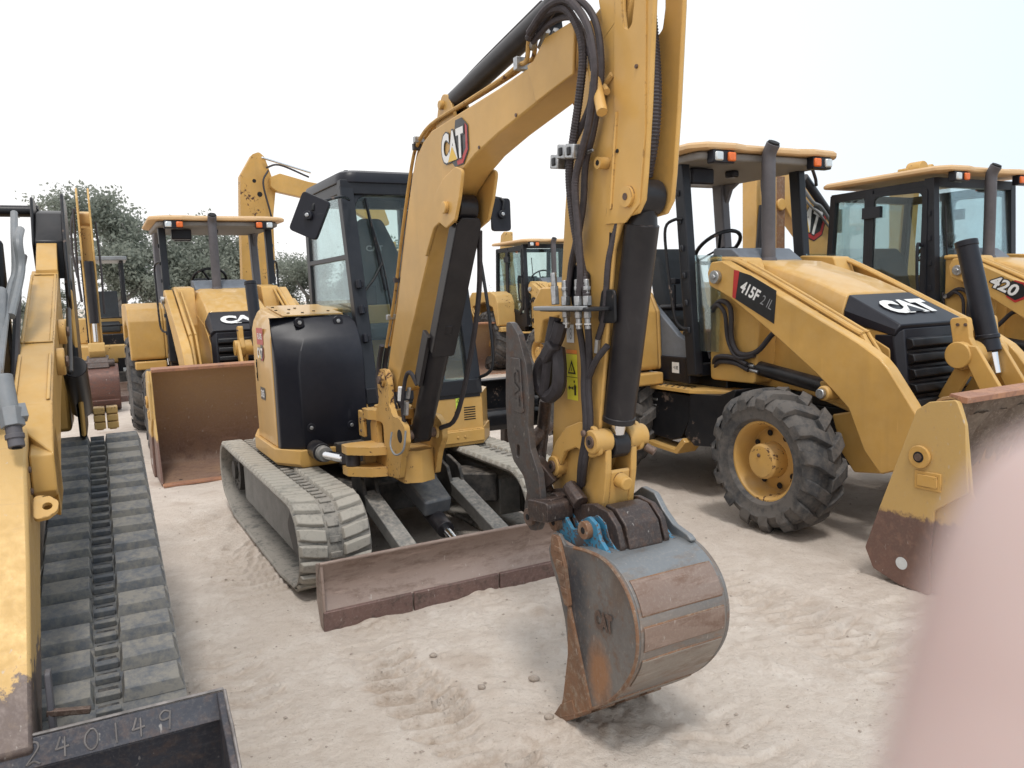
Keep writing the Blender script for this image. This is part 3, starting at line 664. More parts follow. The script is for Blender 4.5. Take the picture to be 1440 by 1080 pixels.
    poly_on(g,T,[(-.016,-.025),(-.004,-.018),(-.004,-.03)],.001,'decalblack'); g.obj('warning_decal',None,ex,smooth=0,weld=False)
body(ex)

def cab(ex,x0=.30,xt=-.04,xb=-1.08,y0=-.30,y1=.60,zb=.965,zt=2.50):
    c=G(); c.mat('postblack'); w=.075
    FRb,FRt=(x0-.03,y0+.045,zb),(xt-.02,y0+.045,zt); FLb,FLt=(x0-.03,y1-.045,zb),(xt-.02,y1-.045,zt)
    up=(1,0,0)
    c.beam(FRb,FRt,.10,.085,up); c.beam(FLb,FLt,.10,.085,up)
    c.beam((xb+.04,y0+.04,zb),(xb+.04,y0+.04,zt),.07,.09,up); c.beam((xb+.04,y1-.04,zb),(xb+.04,y1-.04,zt),.07,.09,up)
    c.beam((x0-.025,y0,zb+.05),(x0-.025,y1,zb+.05),.08,.11,(0,0,1)); c.box(x0-.06,x0+.006,y0+.01,y1-.01,zb-.03,zb+.05)
    c.beam((x0-.62,y0+.035,1.56),(xb,y0+.035,1.56),.06,.07); c.beam((x0-.05,y0+.04,zb),(xb,y0+.04,zb),.07,.07)
    c.beam((x0-.05,y1-.04,zb),(xb,y1-.04,zb),.07,.1); c.beam((xb+.04,y0,1.1),(xb+.04,y1,1.1),.07,.2); 
    c.beam((xt-.02,y0,zt-.0),(xt-.02,y1,zt-.0),.09,.10); c.beam((xt,y0+.045,zt),(xb,y0+.045,zt),.075,.09); c.beam((xt,y1-.045,zt),(xb,y1-.045,zt),.075,.09); c.beam((xb+.04,y0,zt),(xb+.04,y1,zt),.08,.08)
    # gussets that round the glass corners
    for s,yy in ((1,y0+.09),(-1,y1-.09)):
        T=frame((xt-.005,yy,zt-.045),(0,s,0),(.225,0,-1)); 
        c.prism([(0,0),(.16,0),(.10,.012),(.05,.035),(.02,.08),(0,.15)],'z',-.008,.008,T=T)
    o=c.obj('cab_frame',None,ex,bevel=.014,seg=3)
    for yy,z in ((y0+.045,1.62),(y0+.045,1.32)): pass
    g=G(); g.mat('plastic')
    rf=[(.0,y0-.005),(.0,y1+.005),(xb,y1+.005),(xb,y0-.005)]; rr=rnd(rf,.13,6)
    cx,cy=(xt+xb)/2,(y0+y1)/2
    sc_=lambda k,z:[(cx+(x-cx)*k,cy+(y-cy)*k,z) for x,y in rr]
    g.loft([sc_(1,zt+.03),sc_(1.0,zt+.075),sc_(.97,zt+.105),sc_(.88,zt+.125)]); g.cyl((xt-.2,y0+.12,zt+.12),(xt-.2,y0+.12,zt+.15),.02)
    g.obj('roof',None,ex,bevel=.006)
    gy=y0+.02
    # panes
    d=.0
    A=lambda y,z:(x0-.022+(xt-x0)*(z-zb)/(zt-zb)+.0,y,z)
    cab_glass(ex,'windscreen',[A(y0+.09,zb+.10),A(y1-.09,zb+.10),A(y1-.09,zt-.05),A(y0+.09,zt-.05)])
    cab_glass(ex,'side_window',[(x0-.30,gy,1.60),(xb+.08,gy,1.60),(xb+.08,gy,zt-.04),(xt-.06,gy,zt-.04)])
    cab_glass(ex,'side_window',[(x0-.09,y1-.02,zb+.05),(xb+.08,y1-.02,zb+.05),(xb+.08,y1-.02,zt-.04),(xt-.06,y1-.02,zt-.04)])
    cab_glass(ex,'rear_window',[(xb+.03,y0+.08,1.2),(xb+.03,y1-.08,1.2),(xb+.03,y1-.08,zt-.04),(xb+.03,y0+.08,zt-.04)])
    g=G(); g.mat('postblack'); g.beam((.02,gy-.004,2.0),(xb+.06,gy-.004,2.0),.02,.035); g.beam((-.55,gy-.004,1.6),(-.55,gy-.004,2.46),.02,.03); g.obj('window_bar',None,ex,bevel=.003)
    # hinges and the wiper
    g=G(); g.mat('plastic')
    for z in (1.42,1.62,1.80): 
        p=A(y0+.05,z); g.cyl((p[0]+.07,y0+.04,z-.03),(p[0]+.06,y0+.04,z+.03),.02,n=12); g.cbox((p[0]+.045,y0+.05,z),(.05,.05,.04))
    g.obj('hinge',None,o,bevel=.004)
    g=G(); g.mat('black'); p=A(0,1.5); q=A(0,2.25); g.tube([(A(-.02,1.45)[0]+.03,-.02,1.45),(A(-.05,1.9)[0]+.045,-.05,1.9),(A(-.10,2.25)[0]+.04,-.10,2.25)],.008,6,4); g.beam((A(-.07,1.75)[0]+.04,-.06,1.75),(A(-.13,2.42)[0]+.03,-.12,2.42),.012,.02); g.tube([(A(-.18,1.78)[0]+.04,-.22,1.74),(A(-.14,1.86)[0]+.045,-.13,1.84),(A(-.06,1.95)[0]+.05,-.06,1.95)],.007,6,4); g.obj('wiper',None,ex)
    # seat and console
    g=G(); g.mat('seat'); T=Matrix.Translation((-.62,.16,1.50))@Matrix.Rotation(R(-12),4,'Y')
    b=rnd([(-.25,0),(.25,0),(.26,.42),(.18,.66),(.10,.86),(-.10,.86),(-.18,.66),(-.26,.42)],.07,4)
    g.prism(b,'x',-.06,.07,T=T); g.prism(rnd([(-.66,-.1),(-.14,-.1),(-.14,.42),(-.66,.42)],.06),'z',1.38,1.50)
    st=g.obj('seat',None,ex,bevel=.03,seg=3)
    words(st,T@frame((.074,.0,.60),(0,1,0),(0,0,1)),'CAT',.15,.05,'greytext',name='seat_print')
    g=G(); g.mat('greyplastic'); g.cbox((-.45,-.17,1.42),(.5,.14,.5)); g.cbox((-.45,.47,1.42),(.5,.13,.5)); g.cbox((-.05,.15,1.05),(.3,.5,.1)); g.mat('plastic'); 
    for yy in (-.17,.47): g.cyl((-.28,yy,1.66),(-.27,yy,1.80),.014); g.cbox((-.27,yy,1.86),(.05,.05,.13))
    g.cbox((.02,-.17,1.72),(.04,.16,.14)); g.cyl((.02,-.17,1.4),(.02,-.17,1.7),.015); g.cyl((.08,.1,1.05),(.12,.1,1.38),.012); g.cyl((.08,.22,1.05),(.12,.22,1.38),.012)
    g.obj('console',None,ex,bevel=.008)
    return o
cb=cab(ex)
f_=(1,0,0)
mirror(ex,None,(.36,-.63,2.25),(.55,.72,-.42),(.28,.42,.84),.20,.27,[(.05,-.26,2.40),(.2,-.36,2.40),(.32,-.50,2.36),(.385,-.60,2.33),(.395,-.62,2.28)])
mirror(ex,None,(.34,.80,2.28),(.12,1,.0),(0,.06,1),.15,.24,[(.0,.56,2.42),(.18,.64,2.42),(.36,.80,2.395),(.38,.80,2.30)])
g=G(); g.mat('black'); g.tube([(.02,.60,2.26),(.12,.65,2.25),(.20,.655,2.16),(.36,.655,1.6),(.42,.65,1.22),(.40,.62,1.12),(.32,.58,1.08)],.013,8,4); g.obj('handrail',None,ex)
g=G(); g.mat('plastic'); g.cyl((.22,.70,2.47),(.31,.72,2.44),.055,.066,24); g.beam((.22,.70,2.47),(.0,.6,2.45),.02,.03); wl=g.obj('work_lamp',None,ex,bevel=.008)
g=G(); g.cyl((.306,.72,2.441),(.316,.722,2.438),.054,n=24); g.obj('lens','lens',wl,bevel=.003)

# ---- swing bracket in front of the body
BY=-.29   # boom plane
g=G(); g.mat('yellow_worn')
pl=rnd([(.93,1.06),(.92,1.20),(.98,1.265),(1.07,1.265),(1.115,1.18),(1.11,1.06),(1.17,.99),(1.27,.99),(1.35,.95),(1.36,.86),(1.28,.76),(1.22,.62),(.86,.585),(.74,.62),(.74,.90),(.88,1.0)],.03,4)
for a,b in ((BY-.135,BY-.10),(BY+.10,BY+.135)): g.prism(pl,'y',a,b,holes=[circ(1.27,.885,.04,18),rnd([(.86,.75),(.99,.75),(.99,.93),(.86,.93)],.04)])
g.prism(rnd([(.70,BY-.10),(.70,BY+.10),(1.22,BY+.10),(1.26,BY),(1.22,BY-.10)],.02),'z',.585,.78)
g.prism(rnd([(.66,-.46),(.66,-.14),(.80,-.14),(.95,-.2),(.95,-.38),(.80,-.46)],.04),'z',.93,.99)
g.cyl((.70,BY,.58),(.70,BY,1.0),.085,n=28)
for z0,z1 in ((.60,.655),(.735,.785)):   # lug for the swing cylinder
    g.prism(rnd([(.76,-.40),(1.04,-.40),(1.0,-.52),(.88,-.635),(.76,-.635),(.74,-.56)],.03),'z',z0,z1)
g.box(.78,.82,-.50,-.40,.655,.735)
g.cyl((1.02,BY-.15,1.20),(1.02,BY+.15,1.20),.045,n=20)
bk=g.obj('swing_bracket',None,ex,bevel=.010)
g=G(); g.mat('hole'); g.cyl((1.27,BY-.137,.885),(1.27,BY-.12,.885),.04,n=18); g.mat('pin'); g.cyl((1.02,BY-.165,1.20),(1.02,BY-.15,1.20),.025,n=14); g.cyl((1.27,BY-.09,.885),(1.27,BY+.09,.885),.03); g.obj('bracket_pin',None,bk,bevel=.003)
g=G(); g.mat('cylblack'); g.cyl((-.1,-.66,.68),(.52,-.69,.70),.062); g.mat('greyarm'); g.cyl((.52,-.69,.70),(.60,-.69,.70),.05); g.mat('chrome'); g.cyl((.60,-.69,.70),(.78,-.62,.695),.03); g.mat('hose'); g.cyl((.84,-.585,.655),(.84,-.585,.735),.045,n=18); g.beam((.76,-.63,.695),(.86,-.57,.695),.05,.06)
g.obj('swing_cylinder',None,ex,bevel=.004)
g=G(); g.mat('darkframe'); g.box(.1,.72,-.36,-.16,.62,.92); g.prism(rnd([(.28,-.56),(.28,-.05),(.55,-.1),(.55,-.5)],.03),'z',.60,.72); g.mat('yellow_worn'); g.box(.60,.70,-.46,-.435,.80,.97); g.mat('pin')
for z in (.84,.92): g.bolt((.655,-.46,z),(0,-1,0),.012)
g.obj('swing_mount',None,ex,bevel=.006)

# ---- boom
g=G(); g.mat('yellow')
top=[(.935,1.19),(1.01,1.34),(1.19,1.65),(1.375,2.05),(1.53,2.36),(1.60,2.44),(1.70,2.50),(1.82,2.535),(2.19,2.555),(2.55,2.572),(2.90,2.598),(2.985,2.625),(3.17,2.63)]
bot=[(3.15,2.50),(3.0,2.465),(2.53,2.385),(2.30,2.335),(2.16,2.285),(2.02,2.215),(1.90,2.12),(1.80,2.02),(1.71,1.92),(1.47,1.60),(1.23,1.29),(1.12,1.15),(1.05,1.12)]
g.prism(top+bot,'y',BY-.08,BY+.08); g.prism(rnd([(3.08,2.62),(3.36,2.72),(3.45,2.66),(3.38,2.55),(3.08,2.51)],.03),'y',BY-.046,BY+.046)
bm_=g.obj('boom',None,ex,bevel=.008,seg=2,smooth=25)
# doubler plates: nose and boom-cylinder ears
g=G(); g.mat('yellow')
ear=rnd([(1.68,1.94),(1.73,2.03),(1.79,2.12),(1.86,2.21),(1.97,2.275),(2.12,2.31),(2.20,2.285),(2.15,2.16),(2.09,2.06),(1.98,2.03),(1.90,2.065),(1.83,2.045),(1.76,1.97),(1.70,1.90)],.03,4)
for a,b in ((BY-.098,BY-.081),(BY+.081,BY+.098)):
    g.prism(ear,'y',a,b)
    g.prism([(2.82,2.595),(2.87,2.60),(2.96,2.66),(3.17,2.665),(3.15,2.48),(2.88,2.44)],'y',a+.004 if a<BY else a,b if a<BY else b-.004)
g.cyl((2.0,BY-.118,2.13),(2.0,BY-.095,2.13),.030,n=20)
e1=rnd([(1.78,2.50),(1.84,2.64),(1.90,2.70),(1.97,2.68),(2.05,2.54)],.04)
for a in (BY-.05,BY+.03): g.prism(e1,'y',a,a+.02)
g.cyl((1.90,BY-.07,2.645),(1.90,BY+.07,2.645),.022)
g.obj('boom_ear',None,bm_,bevel=.005)
g=G(); g.mat('pin')
for x,z in ((2.7,2.44),(2.35,2.37)): g.bolt((x,BY-.08,z-.01),(0,-1,0),.008,.005)
g.obj('bolt',None,bm_)
logo(bm_,frame((2.085,BY-.0825,2.415),(1,0,0),(-.05,0,1)),.27,.155,'logo_decal')
# steel pipes along the back of the boom
for k,(off,yy) in enumerate(((.020,BY-.062),(.034,BY-.03),(.048,BY+.0),(.026,BY+.04))):
    P=[(.93,yy,1.38),(1.13,yy,1.70),(1.32,yy,2.08),(1.50,yy,2.40),(1.60,yy,2.50)]
    P=[(x-off*.8,y,z+off*.55) for x,y,z in P]+[(1.78,yy,2.555+off),(2.2,yy,2.575+off),(2.55,yy,2.592+off),(2.70,yy,2.61+off)]
    if k<2: P+=[(2.80,yy-.02,2.60+off),(2.84,yy-.03,2.66+off),(2.89,yy-.05,2.68+off)]
    g=G(); g.mat('yellow_worn'); g.tube(P,.010,8,5); g.obj('boom_pipe',None,bm_)
g=G(); g.mat('zinc'); g.cbox((2.72,BY-.03,2.63),(.03,.12,.05)); g.cbox((1.60,BY-.03,2.53),(.03,.12,.03)); g.cbox((1.03,BY-.04,1.58),(.03,.1,.03)); g.mat('hose')
g.cbox((1.56,BY-.03,2.50),(.03,.1,.035)); g.cbox((1.16,BY-.03,1.80),(.03,.1,.03)); g.mat('zinc')
for k in range(3): g.cyl((2.83+.02*k,BY-.075+.03*k,2.66),(2.91+.02*k,BY-.09+.03*k,2.70),.015,n=6)
g.obj('pipe_clamp',None,bm_,bevel=.002)
# hoses at the foot of the boom
g=G(); g.mat('hose')
for k,yy in enumerate((BY-.07,BY-.03,BY+.01,BY+.05)):
    g.tube([(.86,yy,1.40),(.80,yy-.005,1.28),(.80,yy-.02,1.12),(.86,yy-.01,.98),(.9,yy,.88)],.017,8,5)
g.obj('hydraulic_hose',None,bm_)
# stick cylinder on top
g=G(); g.mat('cylblack'); g.cyl((1.93,BY,2.655),(2.93,BY,2.81),.050,n=24); g.cyl((2.90,BY,2.803),(2.955,BY,2.814),.056,n=24); g.cyl((1.90,BY-.04,2.645),(1.90,BY+.04,2.645),.05); g.cbox((2.86,BY+.0,2.73),(.07,.07,.10),(0,R(-9),0)); g.mat('chrome'); g.cyl((2.95,BY,2.812),(3.12,BY,2.84),.028); g.mat('hose'); g.tube([(2.0,BY+.0,2.72),(2.3,BY-.0,2.775),(2.8,BY,2.855)],.010)
g.obj('stick_cylinder',None,ex,bevel=.003)
# boom cylinder under the boom with its flat guard
g=G(); g.mat('cylblack'); g.cyl((1.27,BY,.885),(1.68,BY,1.54),.062,n=28); g.cyl((1.25,BY-.055,.885),(1.25,BY+.055,.885),.055); g.cyl((1.67,BY,1.52),(1.70,BY,1.57),.068,n=28)
u=Vector((2.0-1.27,0,2.13-.885)).normalized(); T=frame((1.66,BY,1.50),tuple(u),(0,1,0))
g.prism(rnd([(-.12,-.068),(.66,-.068),(.70,-.05),(.70,.05),(.66,.068),(-.12,.068)],.02),'z',-.062,-.052,T=T); g.box(-.1,.66,-.068,-.060,-.055,.02,T); g.box(-.1,.66,.060,.068,-.055,.02,T)
g.mat('chrome'); g.cyl((1.70,BY,1.57),(1.97,BY,2.06),.032); g.mat('cylblack'); g.cyl((2.0,BY-.05,2.13),(2.0,BY+.05,2.13),.065)
T2=frame((1.47,BY-.075,1.26),tuple(u),(0,1,0)); g.box(-.05,.28,-.012,.012,-.05,.03,T2)
g.obj('boom_cylinder',None,ex,bevel=.005)
g=G(); g.mat('hose'); g.tube([(1.36,BY+.09,.92),(1.50,BY+.13,1.0),(1.72,BY+.13,1.35),(1.88,BY+.12,1.7),(1.98,BY+.09,2.02)],.014); g.tube([(1.30,BY-.10,.90),(1.30,BY-.12,1.05),(1.34,BY-.11,1.22),(1.40,BY-.10,1.27),(1.45,BY-.08,1.2)],.012); 
g.mat('zinc'); g.cyl((1.34,BY-.115,1.02),(1.36,BY-.115,1.10),.016,n=6); g.cyl((1.37,BY-.11,1.12),(1.40,BY-.11,1.18),.012,n=6); g.mat('white'); g.cyl((1.29,BY-.13,1.10),(1.31,BY-.13,1.18),.014,n=8)
g.mat('steelpipe'); g.tube([(1.18,BY-.15,.90),(1.20,BY-.17,.82),(1.28,BY-.17,.78),(1.36,BY-.15,.82),(1.36,BY-.13,.93)],.006)
g.obj('hydraulic_hose',None,ex)
# ---- stick
NY,FY=BY-.06,BY+.06
g=G(); g.mat('yellow')
side=[(2.93,2.97),(2.98,3.10),(3.08,3.14),(3.20,3.10),(3.44,2.98),(3.60,2.98),(3.585,2.60),(3.555,2.28),(3.53,2.08),(3.515,1.99),(3.48,1.95),(3.42,1.945),(3.385,1.92),(3.345,1.84),(3.31,1.64),(3.27,1.41),(3.23,1.19),(3.19,1.05),(3.10,.86),(3.02,.82),(2.93,.82),(2.875,.90),(2.885,1.05),(2.91,1.27),(2.95,1.50),(2.99,1.73),(3.03,2.0),(3.08,2.28),(3.15,2.42),(3.24,2.53),(3.30,2.62),(3.26,2.80),(3.10,2.92)]
side=[side[0]]+side[1:]
hole=rnd([(3.422,2.62),(3.432,2.56),(3.455,2.545),(3.478,2.56),(3.492,2.62),(3.500,2.88),(3.425,2.88)],.02,5)
for a,b in ((NY-.009,NY+.009),(FY-.009,FY+.009)): g.prism(side,'y',a,b,holes=[hole])
# web: closed box behind, open channel in front above the cylinder lug
web=[(3.27,2.96),(3.37,2.94),(3.37,2.45),(3.38,2.1),(3.33,1.92),(3.295,1.64),(3.255,1.41),(3.215,1.19),(3.175,1.05),(3.08,.87),(2.95,.85),(2.90,.92),(2.90,1.05),(2.925,1.27),(2.965,1.50),(3.005,1.73),(3.045,2.0),(3.095,2.28),(3.165,2.41),(3.26,2.53),(3.315,2.63)]
g.prism(web,'y',NY+.006,FY-.006)
stk=g.obj('stick',None,ex,bevel=.006)
# welded doubler on the near face with the raised edge
g=G(); g.mat('yellow')
g.prism(rnd([(3.385,2.96),(3.385,2.62),(3.372,2.45),(3.37,2.30),(3.345,2.10),(3.30,1.93),(3.42,1.925),(3.50,1.98),(3.535,2.2),(3.55,2.55),(3.56,2.96)],.01),'y',NY-.014,NY-.009,holes=[hole])
g.cyl((3.22,NY-.012,2.56),(3.40,NY-.085,2.29),.019,n=16); g.cyl((3.30,NY-.012,2.415),(3.36,NY-.035,2.37),.012,n=10); g.cyl((3.36,NY-.01,2.43),(3.26,NY-.02,2.36),.012,n=10)
g.cyl((3.315,NY-.009,2.14),(3.315,NY-.05,2.14),.021,n=16); g.cyl((3.44,NY-.027,2.01),(3.44,NY-.009,2.01),.035,n=24)
g.tube([(3.385,NY-.014,2.30),(3.36,NY-.014,2.12),(3.34,NY-.014,1.98)],.007,6)
g.obj('stick_boss',None,stk,bevel=.004)
g=G(); g.mat('hole'); g.cyl((3.315,NY-.051,2.14),(3.315,NY-.049,2.14),.010,n=12); g.cyl((3.385,NY-.0175,2.17),(3.385,NY-.014,2.17),.007); g.mat('pin'); g.cyl((3.44,NY-.030,2.01),(3.44,NY-.026,2.01),.012); g.bolt((3.50,NY-.012,2.42),(0,-1,0),.007)
g.obj('bolt',None,stk)
# decals
T=frame((3.055,NY-.0105,1.37),(1,0,.0),(.16,0,1)); g=G()
poly_on(g,T,[(-.038,-.095),(.038,-.095),(.038,.085),(-.038,.085)],0,'decalyellow'); poly_on(g,T,[(-.038,.087),(.038,.087),(.038,.102),(-.038,.102)],0,'decalorange')
poly_on(g,T,[(-.028,.008),(.028,.008),(0,.062)],.001,'decalblack'); poly_on(g,T,[(-.018,.014),(.018,.014),(0,.047)],.002,'decalyellow'); poly_on(g,T,[(-.003,.020),(.003,.020),(0,.038)],.003,'decalblack')
poly_on(g,T,[(-.038,-.006),(.038,-.006),(.038,-.004),(-.038,-.004)],.001,'decalblack')
g.mat('decalblack'); g.add([(.014,-.075,.001),(.026,-.075,.001),(.028,-.04,.001),(.020,-.030,.001),(.012,-.04,.001)],[(0,1,2,3,4)],T); g.add([(.015+.005*math.cos(k),-.022+.006*math.sin(k),.001) for k in range(6)],[(0,1,2,3,4,5)],T)
poly_on(g,T,[(-.030,-.048),(-.018,-.038),(-.018,-.045),(-.006,-.045),(-.006,-.051),(-.018,-.051),(-.018,-.058)],.001,'decalblack')
poly_on(g,T,[(-.008,-.048),(.008,-.040),(.008,-.056)],.001,'decalblack'); g.obj('warning_decal',None,stk,smooth=0,weld=False)
words(stk,frame((3.05,NY-.0105,1.535),(1,0,0),(.16,0,1)),'18',.028,.045,'greytext',bold=.0,bg=[(-.025,-.035),(.027,-.035),(.027,.035),(-.025,.035)],bgm='white',name='white_decal')
# bucket cylinder in front of the stick
def lerp(a,b,t): return tuple(a[i]+(b[i]-a[i])*t for i in range(3))
e0,e1_=(3.44,BY,2.01),(3.235,BY,1.12)
g=G(); g.mat('cylblack'); g.cyl((e0[0],BY-.045,e0[2]),(e0[0],BY+.045,e0[2]),.060,n=26); g.cyl(lerp(e0,e1_,.03),lerp(e0,e1_,.12),.042,.056,n=28); g.cyl(lerp(e0,e1_,.10),lerp(e0,e1_,.895),.060,n=32); g.cyl(lerp(e0,e1_,.875),lerp(e0,e1_,.90),.063,n=32)
g.mat('chrome'); g.cyl(lerp(e0,e1_,.90),lerp(e0,e1_,.955),.032); g.mat('cylblack'); g.cyl((e1_[0],BY-.035,e1_[2]),(e1_[0],BY+.035,e1_[2]),.052); g.cyl(lerp(e0,e1_,.95),e1_,.036,.045)
g.obj('bucket_cylinder',None,ex,bevel=.003)
g=G(); g.mat('cylblack'); g.tube([(3.29,BY-.045,1.93),(3.30,BY-.05,1.86),(3.265,BY-.055,1.67),(3.20,BY-.055,1.40)],.012,8); g.cyl((3.31,BY-.05,1.84),(3.33,BY-.055,1.90),.018,n=8); g.mat('hosegrey'); g.hose([(3.36,NY-.00,1.93),(3.32,NY-.015,1.80),(3.29,NY-.015,1.62),(3.25,NY-.02,1.52)],.011); g.mat('zinc'); g.cyl((3.25,NY-.02,1.52),(3.24,NY-.02,1.47),.012,n=6); g.obj('cylinder_pipe',None,ex)
g=G(); g.mat('hosegrey'); g.hose([(3.46,BY+.01,2.62),(3.49,BY,2.45),(3.505,BY-.01,2.33),(3.49,BY-.01,2.2),(3.44,BY,2.08)],.024,.011); g.obj('hydraulic_hose',None,ex)
# bucket link
g=G(); g.mat('yellow_worn')
hook=[(2.96-.045,.985),(2.925,1.03),(2.97,1.10),(3.05,1.17),(3.15,1.205),(3.24,1.195),(3.285,1.15),(3.275,1.095),(3.22,1.075),(3.12,1.10),(3.04,1.07),(3.00,1.01),(2.985,.955),(2.94,.945)]
for a in (NY-.045,FY+.025): g.prism(rnd(hook,.02,3),'y',a,a+.02)
g.cyl((3.24,NY-.058,1.14),(3.24,BY-.038,1.14),.045,n=22); g.cyl((3.24,BY+.038,1.14),(3.24,FY+.065,1.14),.045,n=22); g.cyl((2.96,NY-.055,1.0),(2.96,FY+.055,1.0),.042,n=22)
g.prism(rnd([(3.21,1.12),(3.275,1.12),(3.27,1.02),(3.24,.86),(3.18,.80),(3.08,.80),(3.05,.86),(3.13,.98)],.02),'y',BY-.072,BY-.045); g.prism(rnd([(3.21,1.12),(3.275,1.12),(3.27,1.02),(3.24,.86),(3.18,.80),(3.08,.80),(3.05,.86),(3.13,.98)],.02),'y',BY+.045,BY+.072)
g.prism(rnd([(3.13,.98),(3.265,1.03),(3.24,.86),(3.18,.80),(3.08,.80)],.01),'y',BY-.045,BY+.045); g.cyl((3.255,BY+.0,.985),(3.305,BY+.0,.975),.03,.026,n=16)
lk=g.obj('bucket_link',None,ex,bevel=.005)
g=G(); g.mat('pin'); 
for x,z in ((3.24,1.14),(2.96,1.0)): g.cyl((x,NY-.064,z),(x,NY-.05,z),.024,n=16); g.mat('hole'); g.cyl((x,NY-.066,z),(x,NY-.063,z),.010,n=12); g.mat('pin')
g.cyl((3.27,FY+.055,1.10),(3.30,FY+.075,1.08),.016,n=12); g.obj('link_pin',None,lk,bevel=.002)
# quick coupler
g=G(); g.mat('coupler')
cp=rnd([(2.90,.80),(2.94,.90),(3.06,.93),(3.14,.88),(3.24,.905),(3.33,.895),(3.385,.85),(3.41,.78),(3.40,.74),(3.34,.75),(3.28,.79),(3.20,.80),(3.14,.76),(3.04,.72),(2.94,.74)],.022,4)
for a in (NY-.052,FY+.028): g.prism(cp,'y',a,a+.024)
g.prism(rnd([(3.02,.83),(3.12,.86),(3.24,.885),(3.32,.875),(3.37,.83),(3.40,.77),(3.38,.745),(3.32,.80),(3.20,.82),(3.05,.77)],.01),'y',NY-.03,FY+.03)
g.prism(rnd([(3.26,.905),(3.33,.90),(3.39,.85),(3.415,.77),(3.40,.74),(3.35,.82),(3.27,.86)],.015),'y',NY-.015,FY+.015)
g.cyl((3.02,NY-.09,.87),(3.02,FY+.09,.87),.038,n=20); g.cyl((3.08,NY-.06,.79),(3.08,FY+.06,.79),.04,n=20); g.cyl((3.16,NY-.055,.89),(3.08,NY-.055,.945),.035,.03,n=8)
g.cbox((3.03,NY-.10,.855),(.11,.10,.08),(0,R(-10),R(8))); g.prism(rnd([(2.97,.80),(3.11,.82),(3.12,.90),(2.96,.885)],.02),'y',NY-.18,NY-.06)
g.obj('quick_coupler',None,ex,bevel=.006)
# thumb
g=G(); g.mat('thumb'); TY=-.49
th=[(2.79,1.585),(2.83,1.58),(2.885,1.535),(2.94,1.42),(2.955,1.30),(2.94,1.17),(2.955,1.08),(3.01,.99),(3.025,.88),(3.015,.80),(2.985,.755),(2.93,.745),(2.885,.78),(2.89,.84),(2.915,.90),(2.89,.96),(2.81,1.01),(2.765,1.10),(2.76,1.26),(2.775,1.42)]
g.prism(rnd(th,.02,2),'y',TY-.012,TY+.016,holes=[rnd([(2.835,1.03),(2.862,1.03),(2.868,1.085),(2.842,1.085)],.012,4)])
g.prism(rnd([(2.82,1.44),(2.90,1.44),(2.915,1.22),(2.83,1.22)],.012),'y',TY-.018,TY-.012)
g.mat('pin'); g.cyl((2.945,TY-.03,.805),(2.945,TY+.13,.805),.035,n=22); g.mat('thumb')
tb=g.obj('thumb',None,ex,bevel=.004)
words(tb,frame((2.868,TY-.0205,1.32),(-.05,0,-1),(1,0,0)),'CAT',.15,.05,'thumb',name='cast_letters',bold=.03,z=.001)
g=G(); g.mat('hole'); g.cyl((2.945,TY-.033,.805),(2.945,TY-.029,.805),.012,n=14); g.obj('pin_hole',None,tb)
g=G(); g.mat('coupler'); g.beam((2.90,TY+.04,1.02),(2.96,NY-.05,.93),.07,.05); g.mat('pin'); g.cyl((2.76,NY+.05,1.13),(2.84,TY+.05,1.08),.03); g.mat('coupler'); g.tube([(2.83,NY,1.25),(2.80,NY-.0,1.12),(2.85,NY-.05,.98),(2.93,NY-.06,.88)],.028,8); g.obj('thumb_mount',None,ex,bevel=.006)

# ---- bucket
YN,YF=-.48,-.10
bk=G(); bk.mat('bucketsteel')
shell=[(3.245,.755),(3.33,.765),(3.43,.765),(3.51,.735),(3.575,.68),(3.61,.61),(3.62,.53),(3.605,.45),(3.565,.375),(3.50,.295),(3.42,.225),(3.32,.155),(3.22,.09),(3.14,.045),(3.10,.025)]
def dense(P,n=4):
    Q=catmull([(x,0,z) for x,z in P],n); return [(q.x,q.z) for q in Q]
ds=dense(shell,4); rings=[]
for i,(x,z) in enumerate(ds):
    a=Vector((ds[min(i+1,len(ds)-1)][0]-ds[max(i-1,0)][0],ds[min(i+1,len(ds)-1)][1]-ds[max(i-1,0)][1])).normalized(); nx_,nz_=-a.y,a.x; rings.append([(x,YN,z),(x,YF,z),(x-nx_*-.012 if 0 else x+(-nx_)*.012,YF,z-nz_*.012),(x-nx_*.012,YN,z-nz_*.012)])
bk.loft(rings)
# wear straps standing proud of the shell
for (i0,i1,sm_) in ((14,20,'strap'),(22,26,'strap'),(28,34,'strapgrey'),(39,46,'strapgrey')):
    bk.mat(sm_); rr=[]
    for i in range(i0,i1+1):
        a=Vector((ds[min(i+1,len(ds)-1)][0]-ds[i-1][0],ds[min(i+1,len(ds)-1)][1]-ds[i-1][1])).normalized(); nx_,nz_=-a.y,a.x; x,z=ds[i]; o_=.005
        rr.append([(x+nx_*o_,YN+.012,z+nz_*o_),(x+nx_*o_,YF-.012,z+nz_*o_),(x,YF-.012,z),(x,YN+.012,z)])
    bk.loft(rr)
    for q_ in (i0,i1): bk.mat('bucketrust'); bk.tube([(ds[q_][0]-.001,YN+.012,ds[q_][1]),(ds[q_][0]-.001,(YN+YF)/2,ds[q_][1]+.001),(ds[q_][0]-.001,YF-.012,ds[q_][1])],.0052,6,6)
bkt=bk.obj('bucket',None,ex,bevel=.002,smooth=40,weld=False)
g=G(); g.mat('bucketside')
front=[(3.085,.01),(3.14,.12),(3.175,.22),(3.185,.32),(3.165,.45),(3.125,.56),(3.075,.65),(3.06,.70),(3.10,.775),(3.14,.78),(3.18,.745)]
sp=[(x,z) for x,z in ds]+front
for a in (YN-.016,YF): 
    g.prism(sp,'y',a,a+.016)
g.obj('side_plate',None,bkt,bevel=.003)
